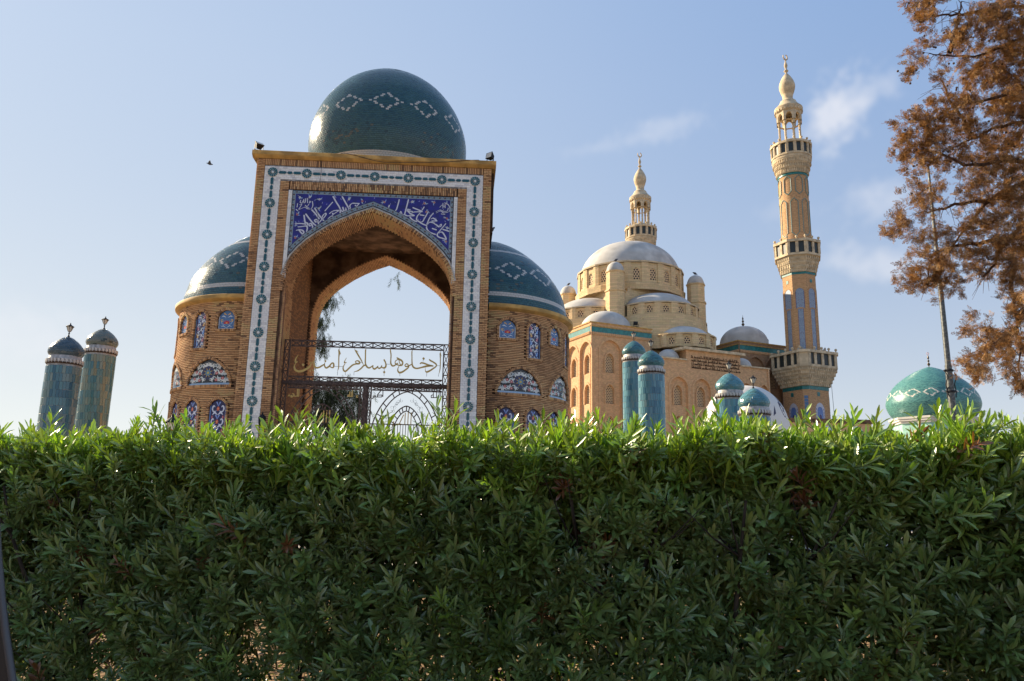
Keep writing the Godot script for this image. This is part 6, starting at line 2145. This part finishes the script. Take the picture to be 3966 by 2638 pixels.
func build_hedge() -> void:
	var A := Vector3(-4.6, 0, -4.42); var B := Vector3(4.4, 0, -3.02)
	var along := (B - A).normalized()
	var back := Vector3.UP.cross(along).normalized()
	if back.z > 0: back = -back
	var length := (B - A).length()
	var h := thing("hedge", "long clipped green hedge with narrow leaves filling the foreground", "hedge", A)
	var leafm := tinted(0.34, 0.7)
	leafm.backlight_enabled = true
	leafm.backlight = Color(0.40, 0.48, 0.12).linear_to_srgb()
	var youngm := tinted(0.38, 0.55)       # thin new leaves let more light through
	youngm.backlight_enabled = true
	youngm.backlight = Color(0.85, 1.0, 0.22).linear_to_srgb()
	var deep := 0.85
	var top_at := func(x: float) -> float:
		return 1.675 + 0.135 * x / length + noise.get_noise_2d(x * 30.0, 7.0) * 0.06 + noise.get_noise_2d(x * 110.0, 3.0) * 0.03
	# stems
	for k in 17:
		var x := 0.25 + k * 0.54 + rng.randf_range(-0.15, 0.15)
		var mb := MB.new()
		var z := rng.randf_range(0.25, 0.6)
		for c in 3:
			var pts := []
			var q := Vector2(x, z)
			var lean := Vector2(rng.randf_range(-0.16, 0.16), rng.randf_range(-0.12, 0.12))
			for i in 7:
				pts.append(along * q.x + back * q.y + Vector3.UP * (i * 0.25))
				q += lean * 0.6 + Vector2(rng.randf_range(-0.05, 0.05), rng.randf_range(-0.04, 0.04))
			mb.tube(pts, 0.022 - 0.005 * c, 0.006, 6)
			for i in 9:
				var e: Vector3 = pts[2 + rng.randi() % 4]
				var d := Vector3(rng.randf_range(-1, 1), rng.randf_range(0.0, 0.9), rng.randf_range(-1, 1)).normalized()
				mb.tube([e, e + d * 0.16 + Vector3(0, 0.03, 0), e + d * 0.32 + Vector3(0, 0.1, 0)], 0.006, 0.002, 4)
		part("stem", mb, M.bark, h)
	var meshes := []
	for k in 2:
		meshes.append(twig_mesh(60 + k))
	for k in 4:
		meshes.append(sprig_mesh(40 + k, 18, 0.080, 0.0172, 1.45, 0.06))
	for k in 2:
		meshes.append(sprig_mesh(50 + k, 13, 0.088, 0.0152, 0.6, 0.085))
	var sets := []
	for m in meshes: sets.append([[], [], []])
	var put := func(p: Vector3, n: Vector3, kind: int, size: float, c: Color, rank: float):
		var spin := Basis(Vector3.UP, rng.randf() * TAU)
		var q := Quaternion(Vector3.UP, n.normalized()) if n.normalized().dot(Vector3.UP) > -0.999 else Quaternion(Vector3.RIGHT, PI)
		sets[kind][0].append(Transform3D(Basis(q) * spin * Basis().scaled(Vector3.ONE * size), p))
		sets[kind][1].append(c)
		sets[kind][2].append(rank)
	var green := func(fresh: float) -> Color:
		var c := Color(0.165, 0.235, 0.070).lerp(Color(0.30, 0.43, 0.05), fresh)
		var v := rng.randf_range(0.75, 1.25)
		return Color(c.r * v * rng.randf_range(0.85, 1.15), c.g * v, c.b * v)
	# front and back faces, in layers
	for k in 14500:
		var x := rng.randf() * length
		var t: float = top_at.call(x)
		var y := rng.randf_range(0.04, t)
		var clump := noise.get_noise_2d(x * 42.0, y * 42.0) + 0.5 * noise.get_noise_2d(x * 120.0, y * 120.0)
		var bare := clampf((1.02 - y) / 0.55, 0, 1)
		if clump < -0.52 + bare * 0.22 and rng.randf() < 0.95: continue
		if rng.randf() < bare * 0.2: continue
		var layer := rng.randf()
		var z := -0.02 + layer * layer * 0.30 - clump * 0.10
		if rng.randf() < 0.20: z = deep - 0.05 - rng.randf() * 0.25
		var out := -back if z < 0.5 else back
		var n := out * rng.randf_range(0.45, 1.1) + Vector3.UP * rng.randf_range(0.15, 1.0) + along * rng.randf_range(-0.55, 0.55)
		var fresh := clampf((y - t + 0.42) / 0.45, 0, 1) * 0.6 + (0.35 if rng.randf() < 0.06 else 0.0)
		var c: Color = green.call(fresh)
		if rng.randf() < 0.012: c = Color(0.22, 0.09, 0.035)
		put.call(along * x + back * z + Vector3.UP * y, n, rng.randi() % 6, rng.randf_range(0.6, 1.22) * (0.92 + 0.22 * x / length), c, absf(x - 4.6) + y * 0.3 + z * 6.0)
	# the inside, thin
	for k in 2600:
		var x := rng.randf() * length
		var t: float = top_at.call(x)
		var y := rng.randf_range(0.85, t)
		put.call(along * x + back * rng.randf_range(0.25, deep - 0.2) + Vector3.UP * y, Vector3(rng.randf_range(-1, 1), rng.randf_range(0.2, 1), rng.randf_range(-1, 1)), rng.randi() % 4, rng.randf_range(0.8, 1.2), Color(0.20, 0.075, 0.035) if rng.randf() < 0.16 else green.call(0.1), 99.0)
	# the top: upright young shoots
	for k in 5200:
		var x := rng.randf() * length
		var z := rng.randf_range(-0.04, deep)
		var tuft := noise.get_noise_2d(x * 55.0, z * 55.0)
		var y: float = top_at.call(x) + rng.randf_range(-0.14, 0.05) + tuft * 0.07
		var n := Vector3.UP + along * rng.randf_range(-0.4, 0.45) + back * rng.randf_range(-0.45, 0.4)
		put.call(along * x + back * z + Vector3.UP * y, n, 6 + rng.randi() % 2 if rng.randf() < 0.75 else rng.randi() % 6, rng.randf_range(0.75, 1.2), green.call(rng.randf_range(0.45, 1.0)), absf(x - 4.6) + 3.0 + z * 3.0)
	for k in 90:
		var x := rng.randf() * length
		put.call(along * x + back * rng.randf_range(0.0, 0.5) + Vector3.UP * (top_at.call(x) + rng.randf_range(0.04, 0.13)), Vector3.UP + along * rng.randf_range(-0.25, 0.3), 6 + rng.randi() % 2, rng.randf_range(0.8, 1.15), green.call(rng.randf_range(0.4, 0.9)), absf(x - 4.6))
	var tones := [[0.165, 0.235, 0.070], [0.185, 0.265, 0.072], [0.135, 0.195, 0.062], [0.19, 0.28, 0.07], [0.26, 0.38, 0.055]]
	var mats := []
	for t in tones:
		var m: StandardMaterial3D = leafm.duplicate() if t[1] < 0.2 else youngm.duplicate()
		m.vertex_color_use_as_albedo = true
		m.albedo_color = Color(t[0], t[1], t[2]).linear_to_srgb()
		mats.append(m)
	for k in meshes.size():
		var order := range(sets[k][0].size())
		order.sort_custom(func(a, b): return sets[k][2][a] < sets[k][2][b])
		var xr := []; var cr := []
		for i in order.size():
			var id: int = order[i]
			if i < 37:
				var c: Color = sets[k][1][id]
				var best := 0
				for t in tones.size():
					if absf(tones[t][1] - c.g) < absf(tones[best][1] - c.g): best = t
				var o := MeshInstance3D.new()
				o.name = "leaf_sprig"
				o.mesh = meshes[k]
				o.material_override = mats[best]
				o.transform = sets[k][0][id]
				h.add_child(o, true)
			else:
				xr.append(sets[k][0][id]); cr.append(sets[k][1][id])
		stuff("foliage", meshes[k], leafm if k < 6 else youngm, xr, cr, h)

func build_gate_tree() -> void:
	var o := thing("tree", "dark green drooping tree seen through the left of the arch", "tree", Vector3(-17.0, 0, -55.0))
	var leafm := tinted(0.6, 0.3)
	leafm.backlight_enabled = true
	leafm.backlight = Color(0.5, 0.6, 0.2).linear_to_srgb()
	var mb := MB.new()
	for c in [[0.0, 5.0, 0.3], [1.5, 15.0, 0.16], [-1.0, 18.0, 0.2], [3.0, 8.5, 0.12], [5.0, 8.0, 0.1], [2.2, 13.0, 0.12]]:
		var pts := []
		for k in 6:
			var f := k / 5.0
			pts.append(Vector3(c[0] * f * f + 0.2 * sin(k * 2.0), c[1] * f, 0.4 * sin(k * 1.1 + c[0])))
		mb.tube(pts, c[2], 0.04, 7)
	part("trunk", mb, M.bark, o)
	var spray := MB.new()
	var r := RandomNumberGenerator.new()
	r.seed = 9
	for k in 26:
		var f := k / 26.0
		var a := k * 2.4
		var p := Vector3(0.05 * sin(f * 5.0), -0.75 * f, 0.05 * cos(f * 4.0))
		var d := Vector3(sin(a), -0.9, cos(a)).normalized()
		leaf_blade(spray, p, d, Vector3.UP, r.randf_range(0.16, 0.26), 0.03, 0.15)
	var mesh := spray.done()
	var xf := []; var cols := []
	for b in [[2.3, 16.0, 1.0], [2.9, 16.3, 0.8], [2.4, 14.3, 0.85], [2.7, 12.6, 0.8], [1.4, 17.3, 1.2], [0.6, 15.5, 1.6], [0.3, 13.2, 1.5], [1.6, 11.6, 0.8], [3.6, 8.8, 1.1], [4.5, 9.1, 1.0], [5.7, 8.7, 0.75], [3.3, 7.6, 1.1], [5.0, 7.4, 1.1], [2.3, 9.0, 1.1], [1.0, 9.0, 1.3], [6.0, 7.6, 0.5], [2.0, 7.2, 1.2], [3.9, 6.2, 1.5], [-0.8, 17.5, 1.6], [-1.6, 14.5, 1.8], [-1.0, 11.0, 1.6], [0.0, 19.0, 1.3], [3.4, 17.2, 0.35], [8.4, 17.6, 0.5]]:
		var cnt := int(130 * b[2] * b[2])
		if b[0] > 7.0: cnt = 6
		for k in cnt:
			var d := Vector3(r.randfn(), r.randfn(), r.randfn()) * 0.48
			var p: Vector3 = Vector3(b[0], b[1], 0) + d * b[2]
			var s := r.randf_range(0.7, 1.15)
			xf.append(Transform3D((Basis(Vector3.UP, r.randf() * TAU) * Basis(Vector3.RIGHT, r.randf_range(-0.5, 0.5))).scaled(Vector3.ONE * s), p))
			var q := r.randf_range(0.7, 1.3)
			cols.append(Color(0.045 * q, 0.062 * q, 0.030 * q))
	stuff("crown", mesh, leafm, xf, cols, o)

func build_conifer() -> void:
	var base := Vector3(9.9, 0, -12.2)
	var o := thing("conifer", "dead brown conifer with cones reaching in from the right edge", "tree", base)
	var r := RandomNumberGenerator.new()
	r.seed = 77
	var mb := MB.new()
	mb.tube([Vector3(0.1, 0, 0), Vector3(0.0, 3.0, 0), Vector3(-0.06, 6.0, 0.05), Vector3(0.02, 9.5, 0), Vector3(0.0, 13.0, 0)], 0.2, 0.09, 10)
	part("trunk", mb, M.dead_bark, o)
	for l in CONIFER_LIMBS:
		var pts := []
		for k in range(0, l.size(), 3):
			pts.append(Vector3(l[k], l[k + 1], l[k + 2]) - base)
		var sm := []
		for k in pts.size() - 1:
			for q in 5:
				sm.append(pts[k].cubic_interpolate(pts[k + 1], pts[maxi(k - 1, 0)], pts[mini(k + 2, pts.size() - 1)], q / 5.0) + Vector3(r.randf_range(-0.015, 0.015), r.randf_range(-0.015, 0.015), r.randf_range(-0.05, 0.05)))
		sm.append(pts[-1])
		mb = MB.new()
		mb.tube(sm, 0.008, 0.045, 7)
		for k in sm.size():
			for q in 2:
				var e: Vector3 = sm[k]
				var d := Vector3(r.randf_range(-1, 0.4), r.randf_range(-0.9, 0.9), r.randf_range(-1, 1)).normalized()
				var g := r.randf_range(0.2, 0.5)
				mb.tube([e, e + d * g * 0.5 + Vector3(0, r.randf_range(-0.05, 0.05), 0), e + d * g + Vector3(0, r.randf_range(-0.12, 0.04), 0)], 0.006, 0.002, 4)
		part("branch", mb, M.dead_bark, o)
	# flat, scaly sprays
	var meshes := []
	for s in 3:
		var sp := MB.new()
		for k in 9:
			var f := k / 8.0
			var c := Vector3(0.006 * sin(f * 6.0 + s), 0.15 * f, 0.012 * f * f * (s - 1))
			for side in [-1.0, 1.0]:
				var q := r.randf_range(0.7, 1.25)
				sp.col = Color(q, q * r.randf_range(0.9, 1.05), q * 0.95)
				var d := Vector3(side * r.randf_range(0.5, 0.95), r.randf_range(0.4, 0.9), r.randf_range(-0.35, 0.35)).normalized()
				leaf_blade(sp, c, d, Vector3(r.randf_range(-0.4, 0.4), r.randf_range(-0.2, 0.2), 1), lerpf(0.06, 0.024, f) * r.randf_range(0.8, 1.3), r.randf_range(0.008, 0.012), r.randf_range(-0.1, 0.25))
		leaf_blade(sp, Vector3(0, 0.14, 0), Vector3.UP, Vector3(0, 0, 1), 0.03, 0.01, 0.0)
		meshes.append(sp.done())
	var leafm := tinted(0.8, 0.25)
	leafm.backlight_enabled = true
	leafm.backlight = Color(0.55, 0.4, 0.22).linear_to_srgb()
	var xf := [[], [], []]; var cols := [[], [], []]
	var cones := []
	for b in CONIFER_CLUMPS:
		var c := Vector3(b[0], b[1], b[2]) - base
		var rad: float = b[3]
		var fine := int(clampf(rad / 0.2, 0.6, 2.2) * clampf(rad / 0.2, 0.6, 2.2) * 190)
		# a clump is a few bunches, each a fan of sprays, so that gaps stay
		var bunch := maxi(3, int(fine / 10.0))
		for k in bunch:
			var at := c + Vector3(r.randfn() * 0.52, r.randfn() * 0.52, r.randfn() * 0.9) * rad
			var lean := Vector3(r.randf_range(-1.2, 0.3), r.randf_range(-0.7, 0.8), r.randf_range(-0.8, 0.8)).normalized()
			for q in 10:
				var d := (lean + Vector3(r.randf_range(-0.7, 0.7), r.randf_range(-0.7, 0.7), r.randf_range(-0.7, 0.7))).normalized()
				var i := r.randi() % 3
				var s := r.randf_range(0.45, 0.95)
				xf[i].append(Transform3D((Basis(Quaternion(Vector3.UP, d)) * Basis(Vector3.UP, r.randf() * TAU)).scaled(Vector3.ONE * s), at + Vector3(r.randfn(), r.randfn(), r.randfn()) * 0.035))
				var g := r.randf_range(0.7, 1.3)
				cols[i].append((Color(0.36, 0.225, 0.105) if r.randf() < 0.74 else Color(0.16, 0.10, 0.055)) * g)
			if r.randf() < 0.30:
				cones.append(at + Vector3(r.randfn(), r.randfn() - 0.5, r.randfn()) * 0.06)
	for i in 3:
		stuff("dry_foliage", meshes[i], leafm, xf[i], cols[i], o)
	mb = MB.new()
	mb.lathe(smooth_profile([Vector2(0, -0.02), Vector2(0.013, -0.016), Vector2(0.021, 0), Vector2(0.016, 0.012), Vector2(0.006, 0.02), Vector2(0, 0.021)], 2), 8)
	var cone := mb.done()
	for k in mini(cones.size(), 290):
		var e := part("cone", cone, M.cone, o)
		e.position = cones[k]
		e.rotation = Vector3(r.randf() * 3, r.randf() * 3, 0)

# ---------------------------------------------------------------- ground and the car window
func build_ground() -> void:
	var mb := MB.new()
	var step := []
	for k in 61: step.append(-30.0 + k)
	mb.quad(Vector3(-1500, 0, 60), Vector3(1500, 0, 60), Vector3(1500, 0, -1500), Vector3(-1500, 0, -1500))
	var m := paint(0.40, 0.275, 0.155, 0.95, 0, 0.2)
	m.albedo_texture = noise_texture(0.05, Color(0.42, 0.37, 0.32), Color(1, 1, 1), 512, 41, 6)
	m.uv1_triplanar = true
	m.uv1_world_triplanar = true
	m.uv1_scale = Vector3.ONE / 2.3
	m.heightmap_enabled = true
	m.heightmap_texture = noise_texture(0.05, Color.BLACK, Color.WHITE, 512, 42, 6)
	m.heightmap_scale = 3.0
	tag(part("ground", mb, m), "bare sandy brown ground under and beyond the hedge", "ground", "", "structure")
	mb = MB.new()
	mb.quad(Vector3(-40, 0.004, -16), Vector3(60, 0.004, -16), Vector3(60, 0.004, -140), Vector3(-40, 0.004, -140))
	m = mottled(paint(0.58, 0.51, 0.42, 0.85), 6.0, 43, 0.75)
	m.uv1_world_triplanar = true
	tag(part("pavement", mb, m), "pale paved forecourt between the hedge and the gateway", "pavement", "", "structure")
	# dry stones and clods near the hedge
	var st := MB.new()
	st.lathe(smooth_profile([Vector2(0.0, -0.3), Vector2(0.8, -0.2), Vector2(1.0, 0.1), Vector2(0.6, 0.5), Vector2(0.0, 0.6)], 2), 7)
	var xf := []; var cols := []
	for k in 900:
		var p := Vector3(rng.randf_range(-9, 9), 0.0, -rng.randf_range(4.2, 13.0))
		var s := rng.randf_range(0.008, 0.04)
		xf.append(Transform3D(Basis(Vector3.UP, rng.randf() * TAU).scaled(Vector3(s, s * 0.6, s * 1.3)), p))
		var q := rng.randf_range(0.7, 1.25)
		cols.append(Color(0.40 * q, 0.27 * q, 0.18 * q))
	var holder := thing("gravel", "small loose stones scattered on the bare ground behind the hedge", "gravel")
	stuff("stones", st.done(), tinted(0.95, 0.2), xf, cols, holder)
	holder.set_meta("kind", "stuff")

func build_car_frame() -> void:
	var o := thing("car_window_frame", "black edge of a car window frame at the lower left corner", "car window frame", Vector3(-0.405, 1.5, -0.6))
	var mb := MB.new()
	var pts := []
	for q in [Vector2(-0.3975, 1.475), Vector2(-0.3942, 1.4605), Vector2(-0.3908, 1.4456), Vector2(-0.3872, 1.431), Vector2(-0.3834, 1.4154), Vector2(-0.3765, 1.3906), Vector2(-0.3662, 1.3577), Vector2(-0.359, 1.3362), Vector2(-0.345, 1.297)]:
		pts.append(Vector3(q.x + 0.405, q.y - 1.5, 0.0))
	var left := []
	for p in pts: left.append(p + Vector3(-0.05, 0, 0.0))
	for k in 8:
		for z in [[0.0, 1.0]]:
			mb.quad(left[k + 1], pts[k + 1], pts[k], left[k])
			mb.quad(pts[k + 1], pts[k + 1] + Vector3(-0.045, 0, -0.05), pts[k] + Vector3(-0.045, 0, -0.05), pts[k])
			mb.quad(left[k + 1] + Vector3(0, 0, -0.05), left[k + 1], left[k], left[k] + Vector3(0, 0, -0.05))
			mb.quad(pts[k + 1] + Vector3(-0.045, 0, -0.05), left[k + 1] + Vector3(0, 0, -0.05), left[k] + Vector3(0, 0, -0.05), pts[k] + Vector3(-0.045, 0, -0.05))
	part("pillar_trim", mb, paint(0.012, 0.012, 0.014, 0.45), o)
	mb = MB.new()
	mb.tube(pts.map(func(q): return q + Vector3(-0.0015, 0, 0.0)), 0.0028, 0.0028, 6)
	part("rubber_seal", mb, paint(0.05, 0.055, 0.065, 0.35), o)

func _ready() -> void:
	rng.seed = 4711
	noise.seed = 5
	noise.frequency = 0.06
	noise.fractal_octaves = 3
	set_stage()
	make_materials()
	M.brick_mesh = brick_mesh(Vector3(0.21, 0.050, 0.07))
	M.kiosk_glaze = tinted(0.35)
	M.cone = paint(0.085, 0.05, 0.032, 0.9)
	M.print_small = print_small()
	M.print_tall = print_tall(Color(0.10, 0.10, 0.30))
	M.print_tall_light = print_tall(Color(0.24, 0.20, 0.34))
	M.print_lunette = print_lunette()
	M.print_low = print_low()
	build_ground()
	build_gateway()
	build_mosque()
	build_minarets()
	build_kiosk()
	build_small_structures()
	build_pole()
	build_gate_tree()
	build_columns()
	build_iron_gate()
	build_details()
	build_birds()
	build_conifer()
	build_hedge()
	build_car_frame()
